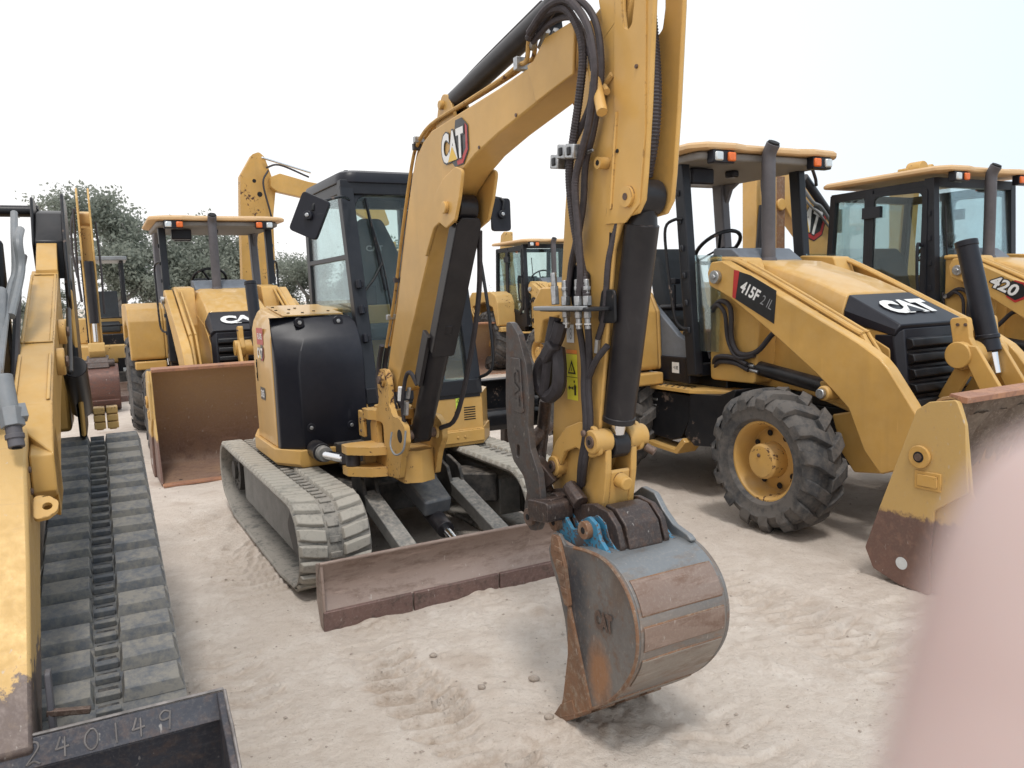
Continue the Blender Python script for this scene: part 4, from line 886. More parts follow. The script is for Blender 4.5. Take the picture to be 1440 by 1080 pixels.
g=G(); g.mat('bucketrust')
g.tube([(p[0],YN-.016,p[1]) for p in ds[::3]],.0065,6,2)   # weld bead round the cheek
g.obj('weld_bead',None,bkt)
g=G(); g.mat('bucketrust')
g.prism(rnd([(3.11,.775),(3.155,.775),(3.20,.67),(3.225,.52),(3.19,.52),(3.15,.62),(3.10,.70)],.012),'y',YN-.032,YN-.016)
for z in (.73,.68,.63,.58): g.box(3.135+(.73-z)*.25,3.175+(.73-z)*.25,YN-.036,YN-.032,z-.012,z+.008)
g.obj('side_cutter',None,bkt,bevel=.003)
g=G(); g.mat('bucketrust'); g.prism([(3.20,.52),(3.215,.52),(3.34,.17),(3.325,.155)],'y',YN-.026,YN-.016); g.mat('bucketrust'); g.prism([(3.095,.015),(3.325,.155),(3.24,.42),(3.19,.50),(3.185,.32),(3.14,.12)],'y',YN-.0185,YN-.016)
g.obj('rust_patch',None,bkt)
words(bkt,frame((3.43,YN-.017,.535),(1,0,.1),(-.1,0,1)),'CAT',.11,.07,'pin',name='cast_letters',bold=.07,z=.004)
# teeth
g=G()
for k,y in enumerate((YN+.015,YN+.125,YN+.245,YF-.025)):
    g=G(); g.mat('bucketrust'); hw=.036
    sec=lambda x,z,w,h:[(x-h*.4,y-w,z+h),(x+h*.6,y-w,z-h),(x+h*.6,y+w,z-h),(x-h*.4,y+w,z+h)]
    g.loft([sec(3.22,.115,hw,.030),sec(3.13,.055,hw,.030),sec(3.085,.018,hw*.9,.018),sec(3.04,-.010,hw*.8,.005)])
    g.obj('tooth',None,bkt,bevel=.004)
# blue painted ears with rusty bosses
g=G(); g.mat('bluepaint')
er=[(3.00,.77),(3.01,.83),(3.06,.855),(3.11,.83),(3.15,.795),(3.19,.80),(3.22,.845),(3.27,.87),(3.32,.85),(3.34,.80),(3.38,.77),(3.45,.762),(3.40,.74),(3.20,.73),(3.08,.74)]
for a in (YN+.035,YN+.075,YF-.10,YF-.055): g.prism(rnd(er,.012,3),'y',a,a+.016)
g.obj('bucket_ear',None,bkt,bevel=.003)
g=G(); g.mat('bucketrust')
for x,z in ((3.055,.80),(3.265,.82)):
    g.cyl((x,YN+.012,z),(x,YN+.036,z),.034,n=22); g.cyl((x,YN+.09,z),(x,YF-.05,z),.022,n=16); g.mat('hole'); g.cyl((x,YN+.010,z),(x,YN+.013,z),.013,n=12); g.mat('bucketrust'); g.cyl((x,YF-.03,z),(x,YF-.012,z),.032)
g.obj('ear_pin',None,bkt,bevel=.003)
g=G(); g.mat('bucketsteel'); g.prism(rnd([(3.04,.76),(3.08,.85),(3.17,.915),(3.25,.905),(3.30,.85),(3.36,.805),(3.44,.785),(3.47,.765),(3.2,.74)],.02),'y',YF-.022,YF+.004); g.mat('pin'); g.cyl((3.20,YF+.004,.865),(3.20,YF+.022,.865),.03,n=18); g.obj('top_section',None,bkt,bevel=.004)

# ---- hoses down the near side of the stick
def H(pts,r,mat='hosegrey',parent=None,fn=None):
    g=G(); g.mat(mat); (g.hose(pts,r) if mat=='hosegrey' else g.tube(pts,r)); return g.obj('hydraulic_hose',None,parent or ex)
b=BY-.13
for dx,dz,yo,r,path in ((0,0,0,0.0141,[(2.90,2.67),(3.02,2.72),(3.16,2.70),(3.25,2.60),(3.27,2.50),(3.24,2.37),(3.20,2.25),(3.165,2.13),(3.18,1.98),(3.22,1.82),(3.25,1.72),(3.26,1.66)]),
    (0,0,-.015,0.0126,[(2.93,2.68),(3.07,2.73),(3.21,2.71),(3.32,2.60),(3.36,2.48),(3.355,2.39),(3.32,2.27),(3.27,2.18),(3.225,2.08),(3.235,1.92),(3.245,1.77),(3.225,1.67)]),
    (0,0,.02,0.0104,[(2.90,2.66),(3.04,2.69),(3.19,2.66),(3.26,2.56),(3.30,2.47),(3.285,2.36),(3.23,2.29),(3.15,2.21),(3.13,2.13),(3.16,2.0),(3.17,1.9),(3.13,1.80),(3.10,1.68)]),
    (0,0,.035,0.0118,[(2.92,2.69),(3.06,2.745),(3.20,2.72),(3.30,2.62),(3.33,2.48),(3.31,2.36),(3.27,2.25),(3.22,2.15),(3.20,2.02),(3.16,1.90),(3.11,1.78),(3.08,1.68)])):
    H([(x,b+yo,z) for x,z in path],r)
g=G(); g.mat('zinc')
for x,z,yo in ((3.10,2.175,.0),(3.165,2.20,-.01),(3.235,2.19,-.02)): g.cbox((x,b+yo,z),(.055,.05,.05),(0,R(10),0)); g.mat('black'); g.cbox((x,b+yo-.02,z),(.022,.02,.03)); g.mat('zinc')
g.beam((3.07,b+.03,2.175),(3.28,b+.03,2.19),.01,.012); g.cyl((3.2,b+.03,2.18),(3.2,NY,2.18),.008)
g.obj('hose_clamp',None,stk,bevel=.004)
g=G(); g.mat('black'); g.prism(rnd([(2.99,NY-.02),(3.0,NY-.12),(3.10,NY-.14),(3.32,NY-.12),(3.34,NY-.01)],.02),'z',1.625,1.64); g.mat('steelpipe'); g.prism(rnd([(2.99,NY-.14),(3.05,NY-.17),(3.30,NY-.13),(3.32,NY-.10),(3.0,NY-.10)],.01),'z',1.630,1.645); g.mat('black'); g.prism(rnd([(3.10,1.64),(3.20,1.64),(3.20,1.76),(3.13,1.80),(3.09,1.75)],.02),'y',NY-.035,NY-.01); g.prism(rnd([(3.25,1.58),(3.36,1.58),(3.36,1.70),(3.28,1.70)],.02),'y',NY-.022,NY-.01)
g.obj('hose_bracket',None,stk,bevel=.004)
g=G()
for x,yy in ((3.26,b),(3.225,b-.015),(3.10,b+.01),(3.075,b+.03)):
    g.mat('zinc'); g.cyl((x,yy,1.645),(x,yy,1.68),.018,n=6); g.cyl((x,yy,1.68),(x-.003,yy,1.74),.011,n=10); g.cyl((x,yy,1.70),(x,yy,1.715),.016,n=6); g.cyl((x,yy,1.60),(x,yy,1.628),.016,n=6); g.cyl((x,yy,1.56),(x,yy,1.60),.011,n=10); g.mat('white'); g.cyl((x,yy,1.575),(x,yy,1.582),.013,n=10)
g.mat('zinc'); g.cyl((3.06,b-.01,1.65),(3.055,b-.01,1.72),.017,n=6); g.cyl((3.055,b-.01,1.72),(3.05,b-.01,1.77),.012,n=8)
g.obj('hose_fitting',None,stk,bevel=.002)
c=BY-.10
H([(3.26,b,1.58),(3.235,c-.01,1.50),(3.22,c,1.42),(3.21,c,1.33),(3.215,c,1.2),(3.18,c-.005,1.05),(3.12,c+.02,.95)],.013,'hose')
H([(3.20,b,1.58),(3.19,c-.01,1.50),(3.20,c-.01,1.42),(3.195,c-.01,1.33),(3.20,c-.01,1.18),(3.16,c-.01,1.04),(3.10,c+.02,.93)],.013,'hose')
H([(3.21,c,1.37),(3.26,c,1.44),(3.31,c+.02,1.50)],.012,'hose')
H([(3.08,b,1.58),(3.06,b-.01,1.52),(3.00,b-.01,1.46),(2.93,b-.01,1.40),(2.925,b-.01,1.33),(2.99,b-.01,1.29),(3.06,b-.01,1.33),(3.075,b-.01,1.41),(3.05,b,1.48)],.029,'hose')
H([(3.04,b,1.60),(3.03,b-.02,1.50),(3.00,b-.02,1.38),(2.97,b-.02,1.30)],.024,'hose')
g=G(); g.mat('hose'); g.cbox((3.04,b-.03,1.47),(.05,.05,.09),(0,R(45),0)); g.mat('pin'); g.cyl((3.21,c-.02,1.17),(3.21,c-.035,1.17),.014); g.obj('hose_sleeve',None,stk,bevel=.01)
# ------------------------------------------------------------ tyres and wheels
def tyre_mesh(R_,w,rim,nl,det=True,bar=.042):
    g=G(); h=w/2; g.mat('tyre')
    rt=R_-bar
    prof=[(rim,-h*.62),(rim+.012,-h*.80),(rim+(rt-rim)*.12,-h*.90),(rim+(rt-rim)*.14,-h*.93),(rim+(rt-rim)*.17,-h*.925),(rim+(rt-rim)*.35,-h*.985),(rim+(rt-rim)*.55,-h),(rim+(rt-rim)*.57,-h*1.02),(rim+(rt-rim)*.61,-h*1.02),(rim+(rt-rim)*.63,-h*.995),(rt-.035,-h*.90),(rt-.006,-h*.70),(rt,-h*.3),(rt,h*.3),(rt-.006,h*.70),(rt-.035,h*.90),(rim+(rt-rim)*.65,h),(rim+(rt-rim)*.35,h*.99),(rim+.012,h*.8),(rim,h*.62)]
    g.rev(prof,(0,0,0),'y',56 if det else 36)
    for i in range(nl):
        for s in (-1,1):
            a0=2*PI*(i+(.5 if s>0 else 0))/nl; vs=[]
            # bar runs from the middle out and round the shoulder, swept back
            path=[(-.06*h,0,rt,1.),(.40*h,.10,rt,1.),(.78*h,.20,rt-.006,1.),(1.0*h,.255,rt-.045,.7),(1.02*h,.27,rt-.085,.15)]
            hw0=.52*PI*2/nl/2*1.0
            for (yy,sw,rr,k) in path:
                aa=a0+sw*2*PI/nl*2.2
                for (da,hh) in ((-hw0,0),(-hw0*.80,bar*k),(hw0*.80,bar*k),(hw0,0)):
                    yo=yy*s+(s*bar*.4*k if yy>.9*h else 0); r=rr-.004+hh
                    vs.append((r*math.cos(aa+da),yo,r*math.sin(aa+da)))
            fs=[]
            for k in range(4):
                for j in range(3): fs.append((k*4+j,k*4+j+1,k*4+5+j,k*4+4+j))
            fs+=[(0,1,2,3),(19,18,17,16)]
            g.add(vs,fs)
    return g
def wheel(parent,c,R_,w,rim,nl,out,det=True,rimm='yellow_worn'):
    t=bpy.data.objects.new('wheel',None)
    g=tyre_mesh(R_,w,rim,nl,det); T=Matrix.Translation(c)
    g.v=[(x+c[0],y+c[1],z+c[2]) for x,y,z in g.v]
    o=g.obj('wheel',None,parent,bevel=.006 if det else 0,smooth=50,weld=False)
    g=G(); g.mat(rimm); h=w/2*.62
    pr=[(rim+.018,h),(rim+.02,h+.016),(rim-.005,h+.016),(rim-.022,h-.01),(rim-.035,h-.09),(rim-.05,h-.12),(rim*.55,h-.10),(rim*.42,h-.085),(0.001,h-.085)]
    g.rev([(a,b*out) for a,b in pr],c,'y',44)
    rh=rim*.46
    g.rev([(rh,(h-.09)*out),(rh*.98,(h+.02)*out),(rh*.85,(h+.035)*out),(rh*.3,(h+.04)*out),(.001,(h+.042)*out)],c,'y',30)
    g.mat('hole')
    for k in range(8):
        a=2*PI*(k+.3)/8; x,z=c[0]+rim*.68*math.cos(a),c[2]+rim*.68*math.sin(a); g.cyl((x,c[1]+(h-.104)*out,z),(x,c[1]+(h-.094)*out,z),.022,n=10)
    g.mat('pin'); g.bolt((c[0]-.01,c[1]+(h+.042)*out,c[2]+rh*.35),(0,out,0),.014)
    g.obj('rim',None,o,bevel=.004)
    return o

def side_lights(parent,x,y,z,s):
    g=G(); g.mat('plastic'); g.cbox((x-.03,y,z),(.08,.22,.10)); o=g.obj('light_bracket',None,parent,bevel=.01)
    for yy,m,n in ((y+s*.06,'lens','headlight'),(y-s*.07,'amber','indicator')):
        g=G(); g.mat(m); g.cbox((x+.015,yy,z),(.03,.078,.070)); g.obj(n,None,o,bevel=.012)

def backhoe(name,label,pl,cab='open',arm_txt=None,boom=None,det=True,hood_logo=True,stack=True,hexbadge=False,mud=False):
    Y='yellow' if det else 'yellow_far'
    t=thing(name,label,'backhoe loader',**pl,group='backhoe loaders in the row')
    bv=(lambda b:b) if det else (lambda b:b*.8)
    # wheels
    for s in (-1,1):
        wheel(t,(0,s*.92,.50),.50,.33,.27,15,s,det); wheel(t,(-2.15,s*.90,.66),.66,.46,.33,18,s,det)
    # chassis
    g=G(); g.mat('black'); g.box(-2.9,.45,-.30,.30,.45,.80); g.cyl((0,-.8,.5),(0,.8,.5),.085,n=16); g.cyl((-2.15,-.8,.66),(-2.15,.8,.66),.12,n=16); g.box(-.25,.25,-.16,.16,.35,.62); g.box(-2.4,-.9,-.5,.5,.7,.98)
    g.mat(Y); g.box(.15,.52,-.36,.36,.55,.80); g.prism([(.20,.80),(.36,.84),(.60,.46),(.38,.43),(.28,.55)],'y',-.60,-.48); g.prism([(.20,.80),(.36,.84),(.60,.46),(.38,.43),(.28,.55)],'y',.48,.60)
    g.obj('chassis',None,t,bevel=.012)
    g=G(); g.mat(Y)
    for s in (-1,1): g.prism(rnd([(-1.0,.93),(-.2,.90),(.25,.78),(.52,.85),(.5,1.25),(.1,1.46),(-.9,1.66),(-1.0,1.5)],.03),'y',s*.385,s*.415)
    g.prism(rnd([(-.98,1.5),(-.98,1.93),(-.62,1.9),(-.45,1.45),(-.5,.95),(-.98,.95)],.04),'y',-.60,-.40); g.prism(rnd([(-.98,1.5),(-.98,1.93),(-.62,1.9),(-.45,1.45),(-.5,.95),(-.98,.95)],.04),'y',.40,.60)
    g.obj('side_frame',None,t,bevel=.01)
    # hood
    yl,yr=-.41,.34; g=G(); g.mat('yellow_side' if det else Y)
    def hr(x,z,zb,ins): return [(x,yl,zb),(x,yl,z-.13),(x,yl+ins,z-.02),(x,yl+ins+.06,z),(x,yr-ins-.06,z),(x,yr-ins,z-.02),(x,yr,z-.13),(x,yr,zb)]
    g.loft([hr(-1.08,1.915,1.62,.05),hr(-.6,1.865,1.50,.05),hr(-.1,1.71,1.42,.045),hr(.13,1.615,1.41,.04)]); 
    g.obj('hood',None,t,bevel=.012,smooth=28)
    g=G(); g.mat(Y); g.prism(rnd([(-.30,1.46),(.10,1.40),(.48,1.36),(.50,1.0),(.40,.95),(-.3,1.0)],.03),'y',yl+.005,yl+.03); g.obj('engine_side_panel',None,t,bevel=.006)
    # black nose: sloping cap and slatted grille
    g=G(); g.mat('plastic')
    g.loft([[(.135,yl+.0,1.43),(.135,yl,1.50),(.135,yl+.05,1.605),(.135,yr-.05,1.605),(.135,yr,1.50),(.135,yr,1.43)],
            [(.53,yl-.005,1.33),(.545,yl-.005,1.375),(.555,yl+.03,1.405),(.555,yr-.03,1.405),(.545,yr+.005,1.375),(.53,yr+.005,1.33)]])
    g.loft([[(.38,yl,1.34),(.52,yl,1.34),(.56,yl+.05,1.38),(.56,yr-.05,1.38),(.52,yr,1.34),(.38,yr,1.34)],[(.38,yl,.86),(.57,yl,.86),(.62,yl+.04,.84),(.62,yr-.04,.84),(.57,yr,.86),(.38,yr,.86)]])
    nose=g.obj('nose_cover',None,t,bevel=.008,smooth=28)
    g=G(); g.mat('black')
    for k in range(5):
        z=1.275-k*.098; x=.585+(1.38-z)*.10
        g.prism([(x-.03,z+.045),(x+.018,z+.036),(x+.030,z+.002),(x+.030,z-.012),(x-.03,z-.045)],'y',yl+.06,yr-.06)
    g.obj('grille',None,t,bevel=.006)
    if hood_logo:
        a=Vector((.53-.15,0,1.405-1.605)).normalized(); T=frame((.345,-.02,1.5115),(0,1,0),tuple(-Vector((.42,0,-.2)))); g=G(); g.mat('white'); put_text(g,'CAT',T,.50,.20,0,0,.004,.07); g.mat('greytext'); poly_on(g,T,[(-.08,-.085),(.08,-.085),(0,.01)],.006,'plastic'); g.obj('hood_lettering',None,nose,smooth=0,weld=False)
    # exhaust pipe with a slanted lip
    g=G(); g.mat('exhaust'); g.cyl((-.84,-.10,1.86),(-.84,-.10,1.91),.075,.062,20); g.tube([(-.84,-.10,1.90),(-.84,-.10,2.3),(-.84,-.10,2.60),(-.835,-.10,2.72),(-.79,-.10,2.80)],.055,18,4); g.mat('hole'); g.cyl((-.795,-.10,2.79),(-.782,-.10,2.812),.047,n=18); g.obj('exhaust_pipe',None,t,bevel=.003)
    # loader arms
    arm=[(-.86,1.80),(-.82,1.88),(-.70,1.885),(-.58,1.83),(.50,1.315),(.66,1.22),(.72,1.16),(.95,.85),(1.02,.76),(1.03,.64),(.98,.56),(.88,.57),(.68,.49),(.56,.62),(.44,.88),(.30,1.0),(.18,1.09),(-.22,1.36),(-.61,1.60),(-.74,1.66),(-.84,1.70)]
    for s in (-1,1):
        g=G(); g.mat(Y); a,b=s*.64,s*.735; g.prism(rnd(arm,.025,2),'y',min(a,b),max(a,b)); g.prism(rnd([(.12,1.03),(.36,1.02),(.38,.94),(.30,.88),(.18,.90)],.02),'y',min(s*.60,s*.64),max(s*.60,s*.64))
        g.cyl((.26,s*.60,.965),(.26,s*.765,.965),.05,n=18)
        ao=g.obj('loader_arm',None,t,bevel=.010)
        g=G(); g.mat('zinc'); g.cyl((-.75,s*.735,1.765),(-.75,s*.775,1.765),.05,n=20); g.cyl((-.75,s*.775,1.765),(-.75,s*.785,1.765),.022,n=6); g.cyl((.26,s*.765,.965),(.26,s*.795,.965),.034,n=20); g.obj('pivot_pin',None,ao,bevel=.006)
        g=G(); g.mat(Y); P=[(-.98,s*.60,1.90),(-.80,s*.60,1.89),(-.55,s*.61,1.83),(.36,s*.61,1.39),(.46,s*.61,1.32),(.75,s*.61,.90),(.80,s*.61,.80)]
        g.tube(P,.022,10,5); g.tube([(x,y-s*.055,z+.01) for x,y,z in P],.014,8,5); g.obj('arm_pipe',None,ao)
        g=G(); g.mat('cylblack'); g.cyl((-.55,s*.55,1.075),(.10,s*.57,.985),.055,n=22); g.cyl((-.56,s*.55,1.077),(-.52,s*.55,1.071),.062,n=22); g.cyl((.08,s*.57,.988),(.13,s*.57,.98),.06,n=22); g.mat('chrome'); g.cyl((.13,s*.57,.98),(.26,s*.57,.965),.03); g.mat('black'); g.cyl((-.98,s*.55,1.13),(-.55,s*.55,1.075),.045)
        g.mat('zinc'); g.cyl((-.62,s*.60,1.10),(-.50,s*.61,1.085),.014,n=6); g.cyl((-.58,s*.60,1.06),(-.46,s*.61,1.045),.014,n=6)
        g.obj('lift_cylinder',None,t,bevel=.003)
        g=G(); g.mat('hose'); 
        for dy,dz in ((0,0),(.03,.015),(.015,-.03)): g.tube([(-1.02,s*(.50+dy),1.0+dz),(-.88,s*(.60+dy),1.12+dz),(-.70,s*(.60+dy),1.13+dz),(-.55,s*(.60+dy),1.085+dz)],.018,8,5)
        g.tube([(-.93,s*.62,1.52),(-.80,s*.65,1.58),(-.70,s*.65,1.52),(-.70,s*.64,1.30),(-.62,s*.64,1.18),(-.45,s*.63,1.20),(-.30,s*.62,1.34),(-.20,s*.62,1.36)],.020,10,5)
        g.tube([(-.93,s*.62,1.50),(-.83,s*.66,1.55),(-.75,s*.66,1.48),(-.74,s*.64,1.28),(-.64,s*.64,1.15),(-.47,s*.63,1.17)],.016,8,5); g.tube([(-.99,s*.62,1.55),(-.97,s*.62,1.40),(-1.0,s*.6,1.2),(-.98,s*.6,1.12)],.012,8,4)
        g.mat('zinc'); g.cyl((-.97,s*.62,1.50),(-.90,s*.62,1.54),.02,n=6)
        g.obj('hydraulic_hose',None,t)
    # tilt linkage in front of the grille
    g=G(); g.mat(Y)
    for yy in (-.17,.10):
        g.prism(rnd([(.74,1.44),(.86,1.45),(.875,1.32),(.93,1.22),(.90,1.14),(.80,1.10),(.76,1.16),(.765,1.30)],.03),'y',yy,yy+.05)
        g.prism(rnd([(.79,1.19),(.88,1.14),(.66,.74),(.56,.78)],.02),'y',yy+.055,yy+.085); g.prism(rnd([(.82,1.28),(.94,1.27),(1.10,1.02),(1.07,.93),(.99,.96)],.02),'y',yy-.035,yy-.004)
    g.cyl((.83,-.22,1.21),(.83,.20,1.21),.085,n=24); g.cyl((1.05,-.2,.96),(1.05,.2,.96),.035,n=16)
    g.cyl((.62,-.62,.78),(.62,.62,.78),.07,n=20)
    lk=g.obj('tilt_link',None,t,bevel=.006)
    g=G(); g.mat('pin')
    for x,z in ((.80,1.40),(.85,1.40),(.82,1.19),(.85,1.19)): g.bolt((x,-.17,z),(0,-1,0),.011)
    g.obj('bolt',None,lk)
    if stack:
        g=G(); g.mat('plastic'); g.cyl((.90,.02,1.22),(.725,.02,1.90),.064,n=26); g.cyl((.727,.02,1.89),(.718,.02,1.93),.069,n=26); g.cyl((.88,.02,1.30),(.875,.02,1.33),.070,n=26); g.mat('chrome'); g.cyl((.90,.04,1.22),(.93,.04,1.08),.035); g.obj('tilt_cylinder',None,t,bevel=.006)
    # loader bucket
    bx=[(1.42,1.07),(1.36,1.085),(1.27,1.04),(1.16,.82),(1.04,.50),(.95,.20),(.97,.06),(1.08,.012),(1.75,.0)]
    g=G(); g.mat('backbucket'); D_=catmull([(x,0,z) for x,z in bx[:-1]],4); D_=[(q.x,q.z) for q in D_]+[bx[-1]]; rr=[]
    for i,(x,z) in enumerate(D_):
        a=D_[max(i-1,0)]; b=D_[min(i+1,len(D_)-1)]; d=Vector((b[0]-a[0],b[1]-a[1])).normalized(); n_=(-d.y,d.x)
        rr.append([(x,-1.11,z),(x,1.11,z),(x-n_[0]*-.016,1.11,z-n_[1]*-.016),(x+n_[0]*.016,-1.11,z+n_[1]*.016)])
    g.loft(rr); b_=g.obj('loader_bucket',None,t,bevel=.002,smooth=50)
    g=G(); g.mat('bktlip'); g.box(1.60,1.86,-1.12,1.12,-.004,.016); g.prism([(1.42,1.055),(1.45,1.055),(1.455,1.085),(1.36,1.10),(1.35,1.085)],'y',-1.11,1.11)
    g.mat('hole'); 
    for k in range(6): g.cyl((1.68,-.95+k*.38,.015),(1.68,-.95+k*.38,.019),.017,n=10)
    g.obj('cutting_edge',None,b_,bevel=.004)
    ck=[(1.42,1.07),(1.27,1.045),(1.20,1.0),(.99,.42),(.90,.16),(.95,.06),(1.10,.01),(1.80,.0),(1.60,.40),(1.50,.60),(1.46,.95)]
    for s in (-1,1):
        g=G(); g.mat('bktyellow'); a,b=s*1.11,s*1.13; g.prism(rnd(ck,.02,2),'y',min(a,b),max(a,b))
        th=[(1.42,1.075),(1.27,1.05),(1.20,1.0),(.985,.42),(.895,.16),(.95,.05),(1.12,.0),(1.30,-.006),(1.29,.20),(1.315,.47),(1.49,.60),(1.47,.95)]
        a,b=s*1.13,s*1.15; g.prism(rnd(th,.02,2),'y',min(a,b),max(a,b)); g.mat('yellow_worn')
        g.cyl((1.23,s*1.15,.75),(1.23,s*1.17,.75),.062,n=24); g.cbox((1.275,s*1.152,.625),(.15,.012,.10)); g.cbox((1.275,s*1.160,.625),(.115,.008,.065))
        o=g.obj('bucket_cheek',None,b_,bevel=.005)
        g=G(); g.mat('hole'); g.cyl((1.23,s*1.17,.75),(1.23,s*1.172,.75),.030,n=20); g.mat('pin'); g.cyl((1.23,s*1.17,.75),(1.23,s*1.178,.75),.020,n=20); g.mat('lens'); g.cyl((1.13,s*1.15,.13),(1.13,s*1.152,.13),.035,n=20); g.obj('pivot_pin',None,o)
    if mud:
        g=G(); g.mat('dirtclump'); rsd=random.Random(5); nx_,ny_=16,60; rows=[]
        for a in range(nx_+1):
            u=a/nx_; q=D_[min(len(D_)-2,int(4+u*11))]; row=[]
            for b in range(ny_+1):
                v=b/ny_; e=min(u,1-u,v*4,(1-v)*4)*3; hgt=max(-.01,min(1,e)*(.012+.05*abs(math.sin(v*23+u*7)*math.cos(u*9+v*11))+rsd.uniform(0,.022)))
                row.append((q[0]+.015+hgt+rsd.uniform(-.004,.004),-1.10+v*1.5,q[1]+rsd.uniform(-.01,.01)))
            rows.append(row)
        g.loft(rows,False,False); g.obj('mud_crust',None,b_,smooth=60,weld=False)
    # step, tank and mudguards
    for s in (-1,1):
        g=G(); g.mat('black'); a,b=s*.40,s*.74; g.prism(rnd([(-1.93,.82),(-1.05,.82),(-1.08,.62),(-1.18,.46),(-1.30,.42),(-1.75,.45),(-1.93,.62)],.02),'y',min(a,b),max(a,b))
        g.prism(rnd([(-1.05,.84),(-.70,.86),(-.52,.93),(-.58,.80),(-.66,.62),(-.72,.45),(-1.0,.42),(-1.12,.50),(-1.06,.62)],.02),'y',min(s*.42,s*.76),max(s*.42,s*.76))
        g.mat('zinc'); g.cbox((-1.52,s*.745,.75),(.09,.008,.02)); g.cbox((-1.52,s*.745,.70),(.06,.012,.012)); g.obj('fuel_tank',None,t,bevel=.008)
        g=G(); g.mat(Y); g.prism(rnd([(-1.97,s*.78),(-1.03,s*.78),(-.70,s*.60),(-.62,s*.42),(-2.0,s*.42)],.01),'z',.845,.875)
        g.prism([(-1.95,.42),(-1.20,.36),(-1.10,.47),(-1.06,.44),(-1.17,.33),(-1.95,.38)],'y',min(s*.60,s*.80),max(s*.60,s*.80)); g.prism([(-2.0,.66),(-1.86,.66),(-1.90,.42),(-2.0,.42)],'y',min(s*.74,s*.79),max(s*.74,s*.79)) if 0 else None
        g.mat('hole')
        if det:
            for r_ in range(3):
                for k in range(11): g.cyl((-1.88+k*.075+.03*(r_%2),s*(.745-r_*.055),.874),(-1.88+k*.075+.03*(r_%2),s*(.745-r_*.055),.879),.011,n=8)
        g.obj('step',None,t,bevel=.006)
        g=G(); g.mat(Y)
        fr=[(-1.50,1.0),(-1.52,1.50),(-1.62,1.66),(-1.85,1.74),(-2.75,1.74),(-2.90,1.60),(-2.90,1.2),(-2.8,1.2),(-2.72,1.42),(-2.15,1.52),(-1.75,1.40),(-1.60,1.0)]
        g.prism(rnd(fr,.05,3),'y',min(s*.70,s*1.12),max(s*.70,s*1.12)); g.prism(rnd([(-1.50,1.0),(-1.52,1.50),(-1.62,1.66),(-1.85,1.74),(-2.75,1.74),(-2.9,1.0)],.04),'y',min(s*.66,s*.70),max(s*.66,s*.70)); g.box(-1.62,-1.44,min(s*.70,s*1.08),max(s*.70,s*1.08),.88,.985)
        g.obj('rear_mudguard',None,t,bevel=.015)
    # operator station
    if cab=='open':
        g=G(); g.mat('postblack')
        for s in (-1,1): g.beam((-1.09,s*.66,.98),(-1.24,s*.66,2.72),.085,.11,(1,0,0))
        for s in (-1,1):
            for k in range(6): g.cbox((-1.115-k*.022,s*.71,1.35+k*.22),(.03,.02,.05))
        g.beam((-1.10,-.66,1.02),(-1.10,.66,1.02),.1,.1,(1,0,0)); fro=g.obj('front_post',None,t,bevel=.012)
        g=G(); g.mat('greypost')
        for s in (-1,1): g.beam((-2.06,s*.66,1.1),(-2.18,s*.64,2.74),.10,.13,(1,0,0)); g.prism([(0,0),(.20,0),(.09,-.06),(0,-.25)],'y',s*.66-.03,s*.66+.03,T=Matrix.Translation((-2.13,0,2.68)))
        g.obj('rear_post',None,t,bevel=.015)
        g=G(); g.mat('greyroof'); g.prism(rnd([(-.93,-.74),(-.93,.74),(-2.35,.72),(-2.35,-.72)],.08),'z',2.675,2.735); g.mat('plastic'); g.cbox((-1.3,-.42,2.60),(.12,.24,.13)); g.cbox((-1.35,.0,2.645),(.1,.08,.06)); g.cbox((-2.05,-.32,2.62),(.10,.22,.10)); g.obj('roof_lining',None,t,bevel=.015)
        g=G(); g.mat('plastic'); g.beam((-1.98,-.70,2.0),(-1.98,-.70,2.38),.12,.03); g.obj('speaker',None,t,bevel=.01)
    else:
        g=G(); g.mat('postblack')
        for s in (-1,1):
            g.beam((-1.04,s*.67,1.0),(-1.10,s*.67,2.70),.085,.10,(1,0,0)); g.beam((-1.82,s*.69,1.10),(-1.80,s*.68,2.66),.065,.10,(1,0,0)); g.beam((-2.36,s*.66,1.5),(-2.28,s*.66,2.66),.07,.07,(1,0,0))
            g.beam((-1.10,s*.68,2.64),(-2.30,s*.66,2.63),.06,.09); g.prism(rnd([(-1.02,.98),(-1.0,1.22),(-1.84,1.42),(-2.38,1.55),(-2.38,1.42),(-1.60,1.22),(-1.45,.98)],.03),'y',min(s*.66,s*.70),max(s*.66,s*.70))
            # door frame inside the posts
            dr=[(-1.15,2.58),(-1.74,2.60),(-1.76,1.42),(-1.30,1.26),(-1.17,1.40)]; T_=[(x*.955-.065,z*.965+.075) for x,z in dr]
            g.prism(rnd([(-1.11,2.61),(-1.77,2.62),(-1.80,1.38),(-1.28,1.22),(-1.11,1.38)],.05),'y',min(s*.70,s*.722),max(s*.70,s*.722),holes=[rnd(T_,.07,4)])
            g.cbox((-1.72,s*.73,1.42),(.16,.05,.10)); g.cbox((-1.74,s*.73,2.42),(.22,.05,.12)); g.tube([(-1.16,s*.73,2.03),(-1.16,s*.79,2.02),(-1.15,s*.79,1.6),(-1.13,s*.75,1.50)],.016,8,4)
            for k in range(5): g.cbox((-1.055-.008*k,s*.715,1.35+k*.25),(.03,.02,.05))
        g.beam((-1.08,-.67,2.66),(-1.08,.67,2.66),.06,.09); g.beam((-1.0,-.67,1.4),(-1.0,.67,1.4),.05,.05); g.beam((-2.30,-.66,2.64),(-2.30,.66,2.64),.06,.08); g.beam((-2.36,-.66,1.5),(-2.36,.66,1.5),.05,.06)
        cf=g.obj('cab_frame',None,t,bevel=.010)
